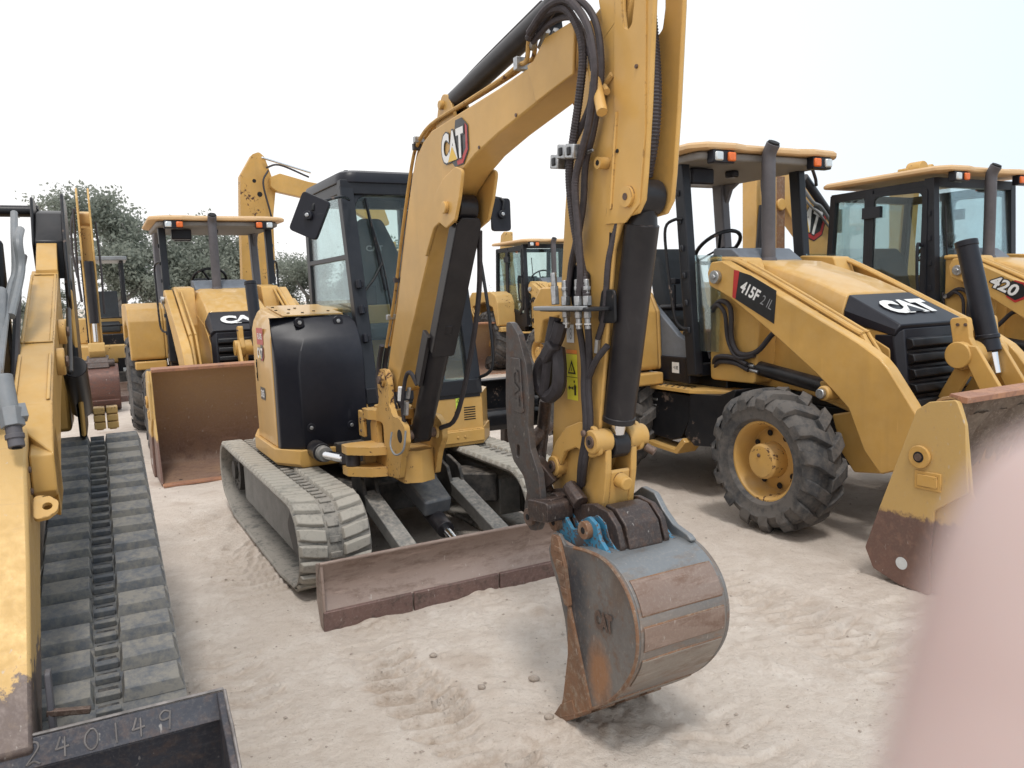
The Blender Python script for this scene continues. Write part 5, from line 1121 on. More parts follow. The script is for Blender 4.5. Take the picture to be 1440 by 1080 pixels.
        cab_glass(t,'windscreen',[(-1.015,-.63,1.40),(-1.015,.63,1.40),(-1.085,.63,2.62),(-1.085,-.63,2.62)])
        cab_glass(t,'windscreen',[(-1.0,-.63,1.0),(-1.0,-.42,1.0),(-1.012,-.42,1.38),(-1.012,-.63,1.38)])
        cab_glass(t,'rear_window',[(-2.37,-.63,1.55),(-2.37,.63,1.55),(-2.30,.63,2.6),(-2.30,-.63,2.6)])
        for s in (-1,1):
            cab_glass(t,'door_glass',[(-1.17,s*.705,2.58),(-1.73,s*.705,2.59),(-1.76,s*.705,1.43),(-1.30,s*.705,1.28),(-1.16,s*.705,1.40)],'glassdark')
            cab_glass(t,'side_window',[(-1.86,s*.675,1.50),(-2.33,s*.665,1.60),(-2.27,s*.665,2.60),(-1.85,s*.675,2.60)],'glassdark')
        g=G(); g.mat('black'); g.tube([(-1.0,-.50,1.55),(-1.035,-.50,2.0),(-1.05,-.52,2.42)],.009,6,4); g.tube([(-.99,.15,1.50),(-1.02,-.10,1.78),(-1.03,-.28,1.98)],.009,6,4); g.tube([(-.98,.10,1.48),(-1.01,-.14,1.76),(-1.02,-.32,1.97)],.007,6,4); g.obj('wiper',None,t)
    roof=[(-.86,-.72),(-.84,-.45),(-.88,-.30),(-.88,.30),(-.84,.45),(-.86,.72),(-.96,.83),(-2.3,.80),(-2.38,.74),(-2.38,-.74),(-2.3,-.80),(-.96,-.83)]
    g=G(); g.mat('roofpink'); rr=rnd(roof,.04,3); c_=(-1.6,0); K=lambda k,z,q=0:[(c_[0]+(x-c_[0])*k,y*k,z+(.03 if (x>-.95 and abs(y)<.62) else 0)*q) for x,y in rr]
    g.loft([K(.985,2.742),K(1,2.752),K(1,2.778),K(.975,2.798),K(.85,2.812)]); rf=g.obj('roof',None,t,bevel=.004,smooth=50)
    for s in (-1,1): side_lights(t,-.87,s*.55,2.69,s)
    # seat, console and steering wheel
    g=G(); g.mat('seat'); g.prism(rnd([(-2.02,1.30),(-1.50,1.30),(-1.48,1.42),(-1.90,1.44),(-2.02,1.95),(-2.14,2.08),(-2.22,2.0),(-2.10,1.40)],.05),'y',-.25,.25); g.mat('plastic'); g.cyl((-1.78,0,.98),(-1.78,0,1.3),.15,n=16); g.cbox((-1.72,-.34,1.52),(.35,.09,.06)); g.cbox((-1.72,.34,1.52),(.35,.09,.06)); g.obj('seat',None,t,bevel=.03)
    g=G(); g.mat('greyplastic'); g.prism(rnd([(-1.08,1.0),(-1.08,1.93),(-1.18,2.0),(-1.34,1.93),(-1.28,1.45),(-1.2,1.0)],.03),'y',-.30,.26); g.prism(rnd([(-.80,1.86),(-.98,1.99),(-1.2,2.01),(-1.2,1.86)],.03),'y',-.36,.30); g.mat('greyplastic')
    for s in (-1,1):
        if cab=='open': g.prism(rnd([(-1.96,1.82),(-1.30,1.30),(-1.14,1.24),(-1.14,1.10),(-1.55,1.08),(-1.98,1.66)],.02),'y',min(s*.60,s*.66),max(s*.60,s*.66))
    g.mat('plastic')
    for s in (-1,1): g.prism(rnd([(-1.58,1.12),(-1.14,1.12),(-1.14,.90),(-1.52,.92)],.02),'y',min(s*.58,s*.68),max(s*.58,s*.68))
    g.cyl((-1.30,-.05,1.90),(-1.42,-.05,2.02),.03); g.obj('console',None,t,bevel=.010)
    g=G(); g.mat('black'); T=Matrix.Translation((-1.42,-.10,2.03))@Matrix.Rotation(R(-38),4,'Y'); g.tube([tuple(T@Vector((.21*math.cos(a),.21*math.sin(a),0))) for a in [2*PI*k/28 for k in range(29)]],.017,8,1); 
    for a in (90,210,330): g.beam(tuple(T@Vector((0,0,-.02))),tuple(T@Vector((.20*math.cos(R(a)),.20*math.sin(R(a)),0))),.025,.014)
    g.obj('steering_wheel',None,t)
    if cab=='open':
        T=frame((-1.30,-.685,1.03),(1,0,0),(0,0,1)); words(t,T,'418E',.06,.03,'decalblack',bg=[(-.05,-.045),(.04,-.045),(.04,.045),(-.05,.045)],bgm='white',name='white_decal',bold=.0) if det else None
        for s in (-1,1): cab_glass(t,'lower_windscreen',[(-1.06,s*.64,1.18),(-.84,s*.64,1.18),(-.80,s*.64,1.93),(-1.10,s*.64,1.95)])
        g=G(); g.mat('black'); 
        for s in (-1,1): g.tube([(-1.18,s*.70,2.24),(-1.24,s*.74,2.24),(-1.31,s*.77,2.18),(-1.30,s*.77,1.95),(-1.22,s*.77,1.50),(-1.17,s*.75,1.38),(-1.11,s*.70,1.36)],.013,8,4)
        g.obj('grab_rail',None,t)
        g=G(); g.mat('plastic'); g.cyl((-1.62,-.42,1.5),(-1.62,-.42,1.72),.012); g.cbox((-1.62,-.42,1.75),(.09,.06,.05)); g.cyl((-1.55,-.36,1.5),(-1.55,-.36,1.70),.012); g.cyl((-1.55,-.36,1.70),(-1.55,-.36,1.75),.028,n=12); g.obj('control_lever',None,t,bevel=.006)
    # arm lettering on the right-hand arm
    if arm_txt:
        sl=math.atan2(1.315-1.83,.50+.58); u=(math.cos(sl),0,math.sin(sl)); v=(-math.sin(sl),0,math.cos(sl))
        if not hexbadge:
            T=frame((-.37,-.7365,1.605),u,v); g=G(); sh=lambda P:P
            poly_on(g,T,[(-.27,.10),(-.20,-.09),(.25,-.09),(.17,.13),(-.10,.13)],.001,'decalblack'); poly_on(g,T,[(-.27,.10),(-.20,-.09),(-.165,-.09),(-.215,.115)],.002,'decalred')
            g.mat('white'); put_text(g,arm_txt[0],T,.20,.092,-.055,.025,.003,.03,.15); g.mat('greytext'); put_text(g,arm_txt[1],T,.115,.07,.125,.02,.003,-.008,.15); g.obj('model_decal',None,t,smooth=0,weld=False)
        else:
            T=frame((-.27,-.7365,1.585),u,v); g=G(); poly_on(g,T,[(.02,-.085),(.12,-.10),(.185,-.03),(.185,.04),(.12,.10),(.02,.085)],.001,'decalred'); poly_on(g,T,[(.0,-.07),(.11,-.08),(.165,-.02),(.165,.03),(.11,.08),(.0,.07)],.002,'decalblack')
            g.mat('decalblack'); put_text(g,arm_txt[0],T,.30,.135,-.04,0,.003,.08,.12); g.mat('white'); put_text(g,arm_txt[0],T,.275,.115,-.04,0,.004,.03,.12); g.obj('model_decal',None,t,smooth=0,weld=False)
    # rear boom
    g=G(); g.mat('black'); g.box(-3.0,-2.75,-1.0,1.0,.35,.62); g.box(-3.1,-2.85,-.5,.5,.5,1.1); g.obj('backhoe_frame',None,t,bevel=.02)
    if boom=='upright':
        g=G(); g.mat(Y); g.prism(rnd([(-2.98,1.0),(-3.1,1.9),(-3.25,2.6),(-3.15,3.05),(-2.95,3.15),(-2.98,2.6),(-2.90,1.9),(-2.75,1.0)],.05),'y',-.11,.11); g.obj('backhoe_boom',None,t,bevel=.01)
    elif boom=='sidefold':
        g=G(); g.mat('yellow_worn'); g.prism(rnd([(.62,.9),(1.06,.9),(1.10,2.0),(1.13,3.0),(1.20,3.45),(1.06,3.92),(.98,3.99),(.88,3.95),(.68,3.62),(.64,3.0),(.60,2.0)],.05),'x',-3.15,-2.95)
        g.mat('white')
        for z in (3.1,2.9,2.7,2.5): g.cyl((-2.95,.82,z-.4),(-2.93,.82,z-.4),.03,n=12)
        g.mat('hole'); g.cyl((-2.95,.88,3.55),(-2.948,.88,3.55),.03,n=10); g.cyl((-2.95,.95,3.35),(-2.948,.95,3.35),.04,n=10)
        g.obj('backhoe_boom',None,t,bevel=.012)
        g=G(); g.mat(Y); g.prism(rnd([(1.10,3.60),(1.25,3.66),(1.68,3.55),(2.5,3.42),(2.9,3.2),(3.0,2.9),(2.85,2.85),(2.4,3.1),(1.6,3.30),(1.2,3.38),(1.10,3.45)],.05),'x',-2.97,-2.83); g.mat('chrome'); g.cyl((-2.9,1.0,3.90),(-2.9,1.75,3.70),.018); g.mat('hose'); g.tube([(-2.85,1.08,3.70),(-2.8,.98,3.5),(-2.8,1.05,3.1),(-2.85,1.1,2.9)],.016); g.tube([(-2.86,1.05,3.74),(-2.8,1.25,3.78),(-2.84,1.7,3.62)],.016); g.obj('backhoe_stick',None,t,bevel=.01)
    elif boom=='logo':
        g=G(); g.mat('yellow_side'); g.prism(rnd([(-1.0,3.12),(-.80,3.10),(-.09,2.42),(.0,1.9),(.12,1.0),(-.32,1.0),(-.50,1.9),(-.56,2.25),(-.80,2.48),(-.96,2.70)],.03,3),'x',-2.98,-2.80); bo=g.obj('backhoe_boom',None,t,bevel=.01)
        logo(bo,frame((-2.797,-.50,2.47),(0,.86,-.32),(0,.32,.86)),.50,.34,'logo_decal'); words(bo,frame((-2.797,-.32,1.95),(0,1,-.05),(0,0,1)),'220703',.32,.09,'decalblack',name='stock_number',bold=.0)
        g=G(); g.mat('yellow_side'); g.box(-3.0,-2.78,-1.38,-1.05,1.2,3.15); g.mat('bucketrust'); g.box(-2.97,-2.79,-1.05,-.90,1.2,2.95); g.mat('yellow_side'); g.cyl((-3.0,-.98,2.62),(-2.76,-.98,2.62),.07); g.mat('hose'); g.tube([(-2.74,-1.32,3.1),(-2.70,-1.36,2.8),(-2.70,-1.34,2.4),(-2.72,-1.38,1.9)],.02); g.tube([(-2.74,-1.18,3.15),(-2.65,-1.40,3.05),(-2.62,-1.45,2.75),(-2.66,-1.30,2.62),(-2.7,-1.22,2.9),(-2.72,-1.2,3.1)],.016); g.mat('cylblack'); g.cyl((-2.74,-1.42,1.8),(-2.74,-1.33,2.6),.035)
        g.obj('backhoe_stick',None,t,bevel=.01)
        g=G(); g.mat('chrome'); g.cyl((-2.85,-.80,3.16),(-2.85,-.55,2.93),.035); g.mat('cylblack'); g.cyl((-2.85,-.56,2.94),(-2.85,-.02,2.42),.085,n=22); g.cyl((-2.85,.0,2.58),(-2.85,.0,2.30),.11); g.mat('steelpipe'); g.tube([(-2.76,-.70,2.88),(-2.74,-.5,2.66),(-2.74,-.35,2.60),(-2.74,-.15,2.40)],.022); g.tube([(-2.76,-.74,2.80),(-2.74,-.52,2.60),(-2.74,-.38,2.52),(-2.74,-.2,2.36)],.016)
        g.mat('hose'); g.tube([(-2.75,-.85,3.15),(-2.70,-.62,3.10),(-2.72,-.48,2.95),(-2.75,-.42,2.85)],.02)
        g.obj('boom_cylinder',None,t,bevel=.004)
        g=G(); g.mat('yellow_worn'); g.cyl((-2.9,1.55,3.13),(-2.7,1.55,3.13),.10,n=18); g.prism(rnd([(1.3,3.02),(1.9,3.02),(2.0,3.12),(1.85,3.22),(1.7,3.10),(1.4,3.10),(1.28,3.15)],.03),'x',-2.9,-2.78); g.prism(rnd([(1.35,.9),(1.78,.9),(1.70,2.2),(1.78,3.05),(1.40,3.05),(1.42,2.2)],.05),'x',-3.1,-2.9); g.obj('backhoe_stick',None,t,bevel=.01)
    return t
M['weldnum']=simple('weld metal',(.15,.135,.13),.45,.2,.3)
M['edgebare']=simple('bare worn edge',(.22,.20,.19),.4,.4,.35,scale=30)
M['exhaust']=paint('exhaust steel',(.10,.095,.105),.5,.15,.3,(.2,.18,.17),scale=3)
M['greyroof']=simple('grey roof lining',(.22,.21,.20),.7,0,.08)
M['dirtclump']=rusty('dried mud',(.20,.16,.125),(.13,.10,.08),(.27,.22,.18),.95,0,3)
backhoe('backhoe_loader','open-canopy backhoe loader with black 415 arm decal, right of the mini excavator',place(2.60,5.82,28.5),'open',('415F','2 IL'),'upright',mud=True)
backhoe('backhoe_loader','open-canopy backhoe loader left of the excavator, its orange-rusted bucket facing front',place(-3.21,9.51,28.5),'open',None,'sidefold')
backhoe('backhoe_loader','closed-cab backhoe loader with 420 on its arm, farthest right in the row',place(5.43,7.57,28.5),'closed',('420',''),'logo',hexbadge=True,stack=False)
backhoe('backhoe_loader','distant closed-cab backhoe loader seen between the excavator cab and its stick',place(1.46,16.25,28.5),'closed',('420',''),'upright',det=False,hexbadge=True,stack=False)
backhoe('backhoe_loader','distant backhoe loader half hidden by the excavator cab, leftmost of the far pair',place(-1.55,18.2,28.5),'closed',None,'upright',det=False,stack=False)
# ------------------------------------------------------------ compact track loader at the left edge
tl=thing('track_loader','tracked loader at the left edge, low dark bucket marked 240149','track loader',**place(-2.48,2.98,27))
for yc in (-.78,.78):
    rubber_track(tl,yc,.43,[(-1.15,.72,.24),(1.16,.29,.235),(.8,.25,.225),(-.95,.25,.225)],.165,.038,'block','luggrey','beltgrey')
    g=G(); g.prism(rnd([(-1.0,.2),(.9,.2),(1.0,.35),(-1.0,.75),(-1.2,.6)],.05),'y',yc-.1,yc+.1); g.obj('track_frame','darkframe',tl,bevel=.01)
    o=1 if yc>0 else -1; wheel_disc(tl,'sprocket',(-1.15,.72),.19,yc-.05,yc+o*.06,'darkframe',.4,24,8); wheel_disc(tl,'idler',(1.16,.29),.19,yc-.05,yc+o*.06,'darkframe',.4,24)
g=G(); g.mat('black'); g.box(-1.55,.85,-.50,.50,.45,1.25); g.mat('yellow'); g.box(-1.7,-1.25,-.66,.66,1.02,1.55); g.box(-.96,-.93,.712,.735,1.03,1.80); g.box(-.96,-.93,-.735,-.712,1.03,1.80); g.mat('black'); g.prism(rnd([(-1.6,1.0),(-1.05,1.0),(-.9,1.35),(-1.0,1.85),(-1.3,2.0),(-1.6,2.0)],.05),'y',.70,.735); g.prism(rnd([(-1.6,1.0),(-1.05,1.0),(-.9,1.35),(-1.0,1.85),(-1.3,2.0),(-1.6,2.0)],.05),'y',-.735,-.70)
g.obj('body',None,tl,bevel=.02)
g=G(); g.mat('black'); g.box(-1.0,.55,-.47,.44,1.2,1.62); g.beam((.55,.42,1.2),(.35,.42,2.05),.07,.08,(1,0,0)); g.beam((.55,-.45,1.2),(.35,-.45,2.05),.07,.08,(1,0,0)); g.beam((-.9,.42,1.2),(-.9,.42,2.05),.07,.08,(1,0,0)); g.beam((-.9,-.45,1.2),(-.9,-.45,2.05),.07,.08,(1,0,0)); g.box(-.95,.45,-.49,.44,2.02,2.10); g.obj('cab',None,tl,bevel=.02)
cab_glass(tl,'side_window',[(-.85,.41,1.62),(.45,.41,1.62),(.33,.41,2.02),(-.85,.41,2.02)],'glassdark')
for s in (1,-1):
    # upper arm, seen end on: a long tapered box that drops to the knee and on down to the bucket
    def sec(x,y0,y1,z1,z0): return [(x,s*y0,z1),(x,s*y1,z1),(x,s*y1,z0),(x,s*y0,z0)]
    g=G(); g.mat('yellow'); g.loft([sec(-1.15,.585,.680,2.065,1.90),sec(-.86,.585,.680,1.90,1.72)]);
    g.loft([sec(-.90,.565,.682,1.895,1.64),sec(.20,.565,.682,1.545,1.28),sec(.66,.562,.684,1.385,1.08)])
    g.loft([[(.66,s*.562,1.385),(.66,s*.684,1.385),(.56,s*.684,1.05),(.56,s*.562,1.05)],[(.72,s*.562,1.34),(.86,s*.684,1.24),(.80,s*.684,1.02),(.60,s*.562,1.02)]])
    # raised frames of the pressed plates
    g.prism([(.0,0),(.5,0),(.5,.008),(0,.008)],'y',s*.58,s*.59) if 0 else None
    for (xa,za,xb,zb) in ((-.82,1.872,.12,1.573),(.25,1.533,.64,1.396)):
        for yy in (.578,.678): g.beam((xa,s*(yy-.008),za),(xb,s*(yy-.008),zb),.012,.008)
    for xx,zz in ((-.82,1.874),(.12,1.575)): g.beam((xx,s*.578,zz),(xx,s*.678,zz),.012,.008)
    up=g.obj('lift_arm',None,tl,bevel=.006)
    g=G(); g.mat('armworn'); g.loft([[(.72,s*.50,1.335),(.72,s*.614,1.335),(.58,s*.614,1.05),(.58,s*.50,1.05)],[(.92,s*.50,1.235),(.92,s*.612,1.235),(.70,s*.612,.95),(.70,s*.50,.95)],[(1.15,s*.49,.985),(1.15,s*.614,.985),(.95,s*.614,.80),(.95,s*.49,.80)],[(1.42,s*.48,.715),(1.42,s*.612,.715),(1.22,s*.612,.56),(1.22,s*.48,.56)],[(1.53,s*.48,.60),(1.53,s*.612,.60),(1.40,s*.612,.40),(1.40,s*.48,.40)]])
    lo=g.obj('lower_arm',None,tl,bevel=.01)
    g=G(); g.mat('yellow'); g.prism(rnd([(.58,1.33),(.86,1.24),(.86,1.12),(.70,1.03),(.55,1.05)],.01),'y',s*.614,s*.684); 
    g.obj('arm_knee',None,tl,bevel=.006)
    g=G(); g.mat('yellow'); T=frame((.95,s*.63,1.09),(0,s,0),(-.75,0,.66)); g.prism(rnd([(-.01,-.05),(.03,-.045),(.055,-.025),(.06,.01),(.035,.035),(-.01,.045)],.02),'z',-.008,.008,T=T,holes=[circ(.028,-.004,.014,14)]); g.obj('lifting_eye',None,lo,bevel=.003)
    g=G(); g.mat('yellow_worn'); 
    for x,z in ((-.28,1.60),(.10,1.49)): g.cyl((x,s*.68,z),(x,s*.712,z),.055,n=20)
    g.mat('pin'); 
    for x,z in ((-.28,1.60),(.10,1.49)): g.cyl((x,s*.712,z),(x,s*.725,z),.025,n=6)
    g.mat('pin'); 
    for z in (1.20,1.13): g.bolt((.88,s*.612,z),(0,s,0),.012)
    g.obj('arm_boss',None,up,bevel=.004)
    g=G(); g.mat('black'); g.prism(rnd([(-1.75,2.05),(-1.68,2.32),(-1.2,2.32),(-1.0,2.05),(-.85,1.75),(-.95,1.68),(-1.2,1.9),(-1.7,1.9)],.04),'y',s*.712,s*.728); g.prism(rnd([(-1.75,2.05),(-1.68,2.31),(-1.3,2.31),(-1.12,2.05),(-1.2,1.9),(-1.7,1.9)],.04),'y',s*.565,s*.58); g.loft([sec(-1.62,.58,.712,2.27,2.0),sec(-1.3,.58,.712,2.22,1.92),sec(-1.12,.58,.712,2.06,1.86)]); 
    g.cyl((-.75,s*.715,1.70),(-.2,s*.715,1.42),.012); g.obj('rear_link',None,tl,bevel=.008)
    g=G(); g.mat('cylblack'); g.cyl((-1.2,s*.72,1.15),(-.62,s*.72,1.42),.055,n=20); g.obj('lift_cylinder',None,tl,bevel=.004)
    g=G(); g.mat('steelpipe'); g.tube([(-.30,s*.560,2.12),(-.20,s*.560,2.02),(0,s*.565,1.86),(.06,s*.55,1.80),(.18,s*.535,1.70),(.5,s*.525,1.50),(.62,s*.525,1.42)],.014,10,5); g.tube([(-.1,s*.59,2.03),(0,s*.585,1.97),(.02,s*.585,1.86),(.2,s*.55,1.68)],.017,10,5); g.tube([(.12,s*.52,1.78),(.4,s*.515,1.55),(.75,s*.52,1.42)],.020,12,5); g.obj('hydraulic_pipe',None,up)
    g=G(); g.mat('hose'); g.tube([(-.6,s*.56,1.95),(-.2,s*.555,1.80),(.1,s*.555,1.62),(.45,s*.555,1.42),(.7,s*.54,1.36)],.014,8,5); g.tube([(.5,s*.55,1.45),(.66,s*.53,1.38),(.80,s*.53,1.36)],.016,8,5); g.obj('hydraulic_hose',None,up)
    g=G(); g.mat('steelpipe'); g.cyl((.86,s*.57,1.50),(.92,s*.585,1.36),.026,n=16); g.cyl((.90,s*.582,1.40),(.925,s*.588,1.345),.034,n=6); g.cbox((.90,s*.60,1.385),(.05,.05,.035),(0,.9,.3)); g.mat('exhaust'); g.cyl((.925,s*.588,1.345),(.95,s*.594,1.285),.023,n=16); g.cyl((.935,s*.59,1.325),(.94,s*.591,1.31),.027,n=16); g.mat('hole'); g.cyl((.95,s*.594,1.284),(.951,s*.594,1.280),.015,n=12); g.obj('hose_coupler',None,up,bevel=.002)
g=G(); g.mat('black'); g.cyl((-1.6,-.59,2.262),(-1.6,.59,2.262),.033,n=20); g.obj('cross_tube',None,tl)
g=G(); g.mat('yellow_far'); 
for y in (.765,.835):
    for z in (1.0,1.045,1.09): g.box(-1.62,-1.52,y,y+.062,z-.02,z+.019)
    g.box(-1.6,-1.55,y+.01,y+.05,.97,1.11)
g.obj('rear_hinge',None,tl,bevel=.005)
g=G(); g.mat('loaderbkt')
W=1.075; pr=[(1.50,.615),(1.485,.60),(1.44,.40),(1.42,.15),(1.47,.03),(1.60,.0),(2.32,-.0),(2.32,.018),(1.62,.018),(1.50,.05),(1.455,.16),(1.475,.40),(1.525,.545)]
g.prism([(1.485,.612),(1.50,.618),(1.535,.552),(1.52,.545)],'y',-W,W); g.prism(pr[1:]+[],'y',-W,W)
for s in (-1,1): g.prism(rnd([(1.50,.62),(1.57,.585),(1.72,.52),(2.05,.16),(2.33,.02),(2.30,-.002),(1.60,-.002),(1.46,.03),(1.42,.15),(1.44,.40),(1.48,.60)],.01),'y',min(s*W,s*(W-.02)),max(s*W,s*(W-.02)))
lb=g.obj('loader_bucket',None,tl,bevel=.003)
g=G(); g.mat('edgebare'); g.tube([(1.493,-W,.621),(1.493,0,.621),(1.493,W,.621)],.0045,6,2); g.tube([(1.50,W+.002,.62),(1.57,W+.002,.587),(1.72,W+.002,.522),(2.05,W+.002,.162)],.0045,6,2); g.obj('weld_bead',None,lb)
# hand-welded number along the top plate
T=frame((1.517,.80,.583),(0,1,0),(-.035,0,.068)); g=G(); g.mat('weldnum')
strokes={'2':[(0,.7),(.15,1),(.5,1),(.6,.75),(.3,.35),(0,0),(.35,.12),(.65,-.05)],'4':[(.25,1),(.05,.5),(.0,.42),(.65,.48)],'4b':[(.45,.95),(.42,0)],'0':[(.3,1),(.05,.75),(.0,.35),(.25,0),(.55,.15),(.65,.6),(.5,.95),(.3,1)],'1':[(.15,1),(.15,0)],'9':[(.6,.9),(.3,1),(.05,.8),(.15,.55),(.55,.62),(.62,.95),(.5,0)]}
x=-.205; hh=.050
for ch in '240149':
    g=G(); g.mat('weldnum')
    for st in ((ch,) if ch!='4' else ('4','4b')): g.tube([tuple(T@Vector((x+p[0]*.046,(p[1]-.5)*hh,.003))) for p in strokes[st]],.0028,6,4)
    g.obj('welded_digit',None,lb); x+= .046 if ch=='1' else .066
g=G(); g.mat('pin'); g.beam((1.36,.635,.61),(1.38,.74,.60),.018,.018); g.mat('exhaust'); g.prism(rnd([(1.30,.50),(1.38,.50),(1.36,.72),(1.32,.72)],.01),'y',.637,.652); g.obj('bucket_latch',None,tl,bevel=.003)

# ------------------------------------------------------------ second mini excavator, far left, open canopy
e2=thing('mini_excavator','mini excavator with open black canopy and red-brown bucket, among the left trees','excavator',**place(-8.1,15.7,27))
excavator_undercarriage(e2,False,(-.6,.82),True,'luggrey')
g=G(); g.mat('yellow_far'); pl_=rnd([(.35,-.7),(.35,.62),(.2,.78),(-.6,.8),(-1.05,.4),(-1.05,-.4),(-.6,-.8),(.1,-.8)],.1); g.prism(pl_,'z',.62,.98); g.prism(rnd([(-.55,-.8),(-.55,.8),(-1.05,.5),(-1.08,-.5)],.1),'z',.98,1.5); g.prism([(.1,.60),(.1,.80),(-.9,.80),(-.9,.60)],'z',.98,1.62); g.obj('body',None,e2,bevel=.03)
g=G(); g.mat('black'); g.box(.0,.30,-.1,.55,.98,1.18); 
for y in (-.15,.52): g.beam((.28,y,1.0),(.20,y,2.6),.07,.07,(1,0,0)); g.beam((-.75,y,1.4),(-.72,y,2.6),.07,.07,(1,0,0))
g.beam((.27,-.15,1.35),(.27,.52,1.35),.04,.04); g.beam((.27,-.15,1.5),(.27,.52,1.5),.03,.03); cf=g.obj('canopy_frame',None,e2,bevel=.01)
g=G(); g.mat('steelpipe'); g.prism(rnd([(.36,-.28),(.36,.62),(-.9,.62),(-.9,-.28)],.08),'z',2.60,2.68); g.obj('canopy_roof',None,e2,bevel=.015)
g=G(); g.mat('seat'); g.prism(rnd([(-.7,1.2),(-.2,1.2),(-.2,1.35),(-.55,1.4),(-.7,2.05),(-.82,2.0)],.05),'y',-.05,.42); g.obj('seat',None,e2,bevel=.03)
g=G(); g.mat('yellow_far'); yc=-.02
g.prism(rnd([(.75,.9),(.70,1.4),(1.2,2.6),(1.6,3.2),(1.95,3.35),(2.6,3.25),(2.65,3.05),(1.95,3.05),(1.75,2.9),(1.35,2.2),(1.0,1.3),(.95,.9)],.05),'y',yc-.09,yc+.09); g.prism(rnd([(.4,.62),(1.1,.62),(1.1,1.0),(.4,1.0)],.05),'y',yc-.12,yc+.12); g.obj('boom',None,e2,bevel=.012)
g=G(); g.mat('yellow_far')
for a in (yc-.10,yc+.07): g.prism(rnd([(2.55,3.55),(2.75,3.65),(3.05,3.45),(3.08,2.6),(3.0,2.35),(2.95,1.2),(2.90,.85),(2.78,.85),(2.72,1.2),(2.68,2.6),(2.5,3.1)],.05),'y',a,a+.03)
g.prism([(2.70,3.0),(2.80,3.0),(2.86,2.2),(2.92,1.2),(2.86,.87),(2.79,.87),(2.73,1.2),(2.69,2.6)],'y',yc-.07,yc+.07); g.prism(rnd([(2.9,1.05),(3.12,1.15),(3.15,1.0),(3.0,.75),(2.85,.75)],.03),'y',yc-.12,yc+.12); g.obj('stick',None,e2,bevel=.01)
g=G(); g.mat('cylblack'); g.cyl((3.02,yc,2.45),(3.04,yc,1.45),.07,n=20); g.mat('chrome'); g.cyl((3.04,yc,1.45),(3.05,yc,1.15),.035); g.mat('hose'); g.tube([(2.8,yc-.15,3.3),(2.9,yc-.16,2.8),(2.95,yc-.17,2.2),(2.98,yc-.15,1.8)],.02); g.tube([(2.8,yc+.15,3.1),(2.95,yc+.17,2.4),(2.98,yc+.16,1.6)],.018); g.tube([(2.4,yc-.12,3.35),(2.6,yc-.2,3.1),(2.75,yc-.22,2.6),(2.9,yc-.18,2.2)],.02); g.obj('bucket_cylinder',None,e2,bevel=.004)
g=G(); g.mat('coupler'); g.prism(rnd([(2.75,.72),(2.80,.92),(3.2,.90),(3.3,.72)],.03),'y',yc-.16,yc+.16); g.cyl((3.18,yc-.2,.80),(3.18,yc+.24,.80),.07,n=16); g.obj('quick_coupler',None,e2,bevel=.02)
g=G(); g.mat('redrust'); sh=[(2.78,.76),(3.05,.78),(3.25,.74),(3.38,.62),(3.42,.45),(3.38,.28),(3.25,.14),(3.0,.05),(2.8,.0)]
g.loft([[(x,-.33,z),(x,.25,z),(x-.02,.25,z-.012),(x-.02,-.33,z-.012)] for x,z in [(q.x,q.z) for q in catmull([(x,0,z) for x,z in sh],4)]]); 
for a in (-.345,.25): g.prism(sh+[(2.85,.35)],'y',a,a+.015)
for k in range(4): g.cbox((2.80,-.28+k*.16,.02),(.12,.05,.04))
for z0 in (.60,.40,.22): g.cyl((3.40 if z0<.5 else 3.37,-.32,z0),(3.40 if z0<.5 else 3.37,.24,z0),.012,n=8)
g.obj('bucket',None,e2,bevel=.004)
g=G(); g.mat('coupler'); g.mat('redrust'); g.mat('bucketsteel')

# another machine's lowered dozer plate, mid distance, dark
at=thing('attachment_frame','black steel attachment frame with rounded lower beam, beyond the excavator on the sand','attachment',**place(.22,8.6,28.5))
g=G(); g.mat('black'); g.box(-.10,-.04,-.95,.95,.42,.78); g.box(-.14,.02,-.97,.97,.78,.80); g.obj('back_plate',None,at,bevel=.008)
g=G(); g.mat('black'); g.prism(rnd([(.02,.30),(.26,.30),(.30,.36),(.30,.46),(.24,.50),(.02,.50)],.04),'y',-.70,.98); g.obj('lower_beam',None,at,bevel=.01)
for y in (-.85,-.35,.35,.85):
    g=G(); g.mat('coupler'); g.prism(rnd([(-.08,0),(.02,0),(.05,.35),(-.05,.45)],.02),'y',y-.03,y+.03); g.obj('leg',None,at,bevel=.006)
g=G(); g.mat('black'); g.cyl((-.02,-.15,.55),(.45,-.15,.58),.06,n=18); g.cyl((-.02,.55,.55),(.45,.55,.58),.06,n=18); g.obj('push_tube',None,at,bevel=.006)
# small steel bin near the far excavator
bn=thing('steel_bin','small dark open steel bin on legs right of the red-brown bucket','bin',(-7.55,15.6,0),R(30))
g=G(); g.mat('black'); g.box(-.13,.13,-.16,.16,.28,.30); 
for a,b_,c,d in ((-.14,-.12,-.17,.17),(.12,.14,-.17,.17)): g.box(a,b_,c,d,.28,.72)
for a in (-.17,.15): g.box(-.12,.12,a,a+.02,.28,.72)
g.mat('lens'); g.cbox((.0,-.175,.48),(.14,.006,.10)); g.obj('box',None,bn,bevel=.004)
for sx in (-.11,.11):
    for sy in (-.14,.14):
        g=G(); g.mat('redrust'); g.box(sx-.02,sx+.02,sy-.02,sy+.02,0,.28); g.obj('leg',None,bn)
# fence post with a board, far left
sg=thing('signpost','pale post with small board standing before the far trees','sign',(-17.6,37.5,0),.2)
g=G(); g.mat('steelpipe'); g.cyl((0,0,0),(0,0,1.9),.05,n=10); g.obj('post',None,sg)
g=G(); g.mat('steelpipe'); g.box(-.5,.5,-.03,.03,1.5,1.75); g.obj('board',None,sg,bevel=.01)

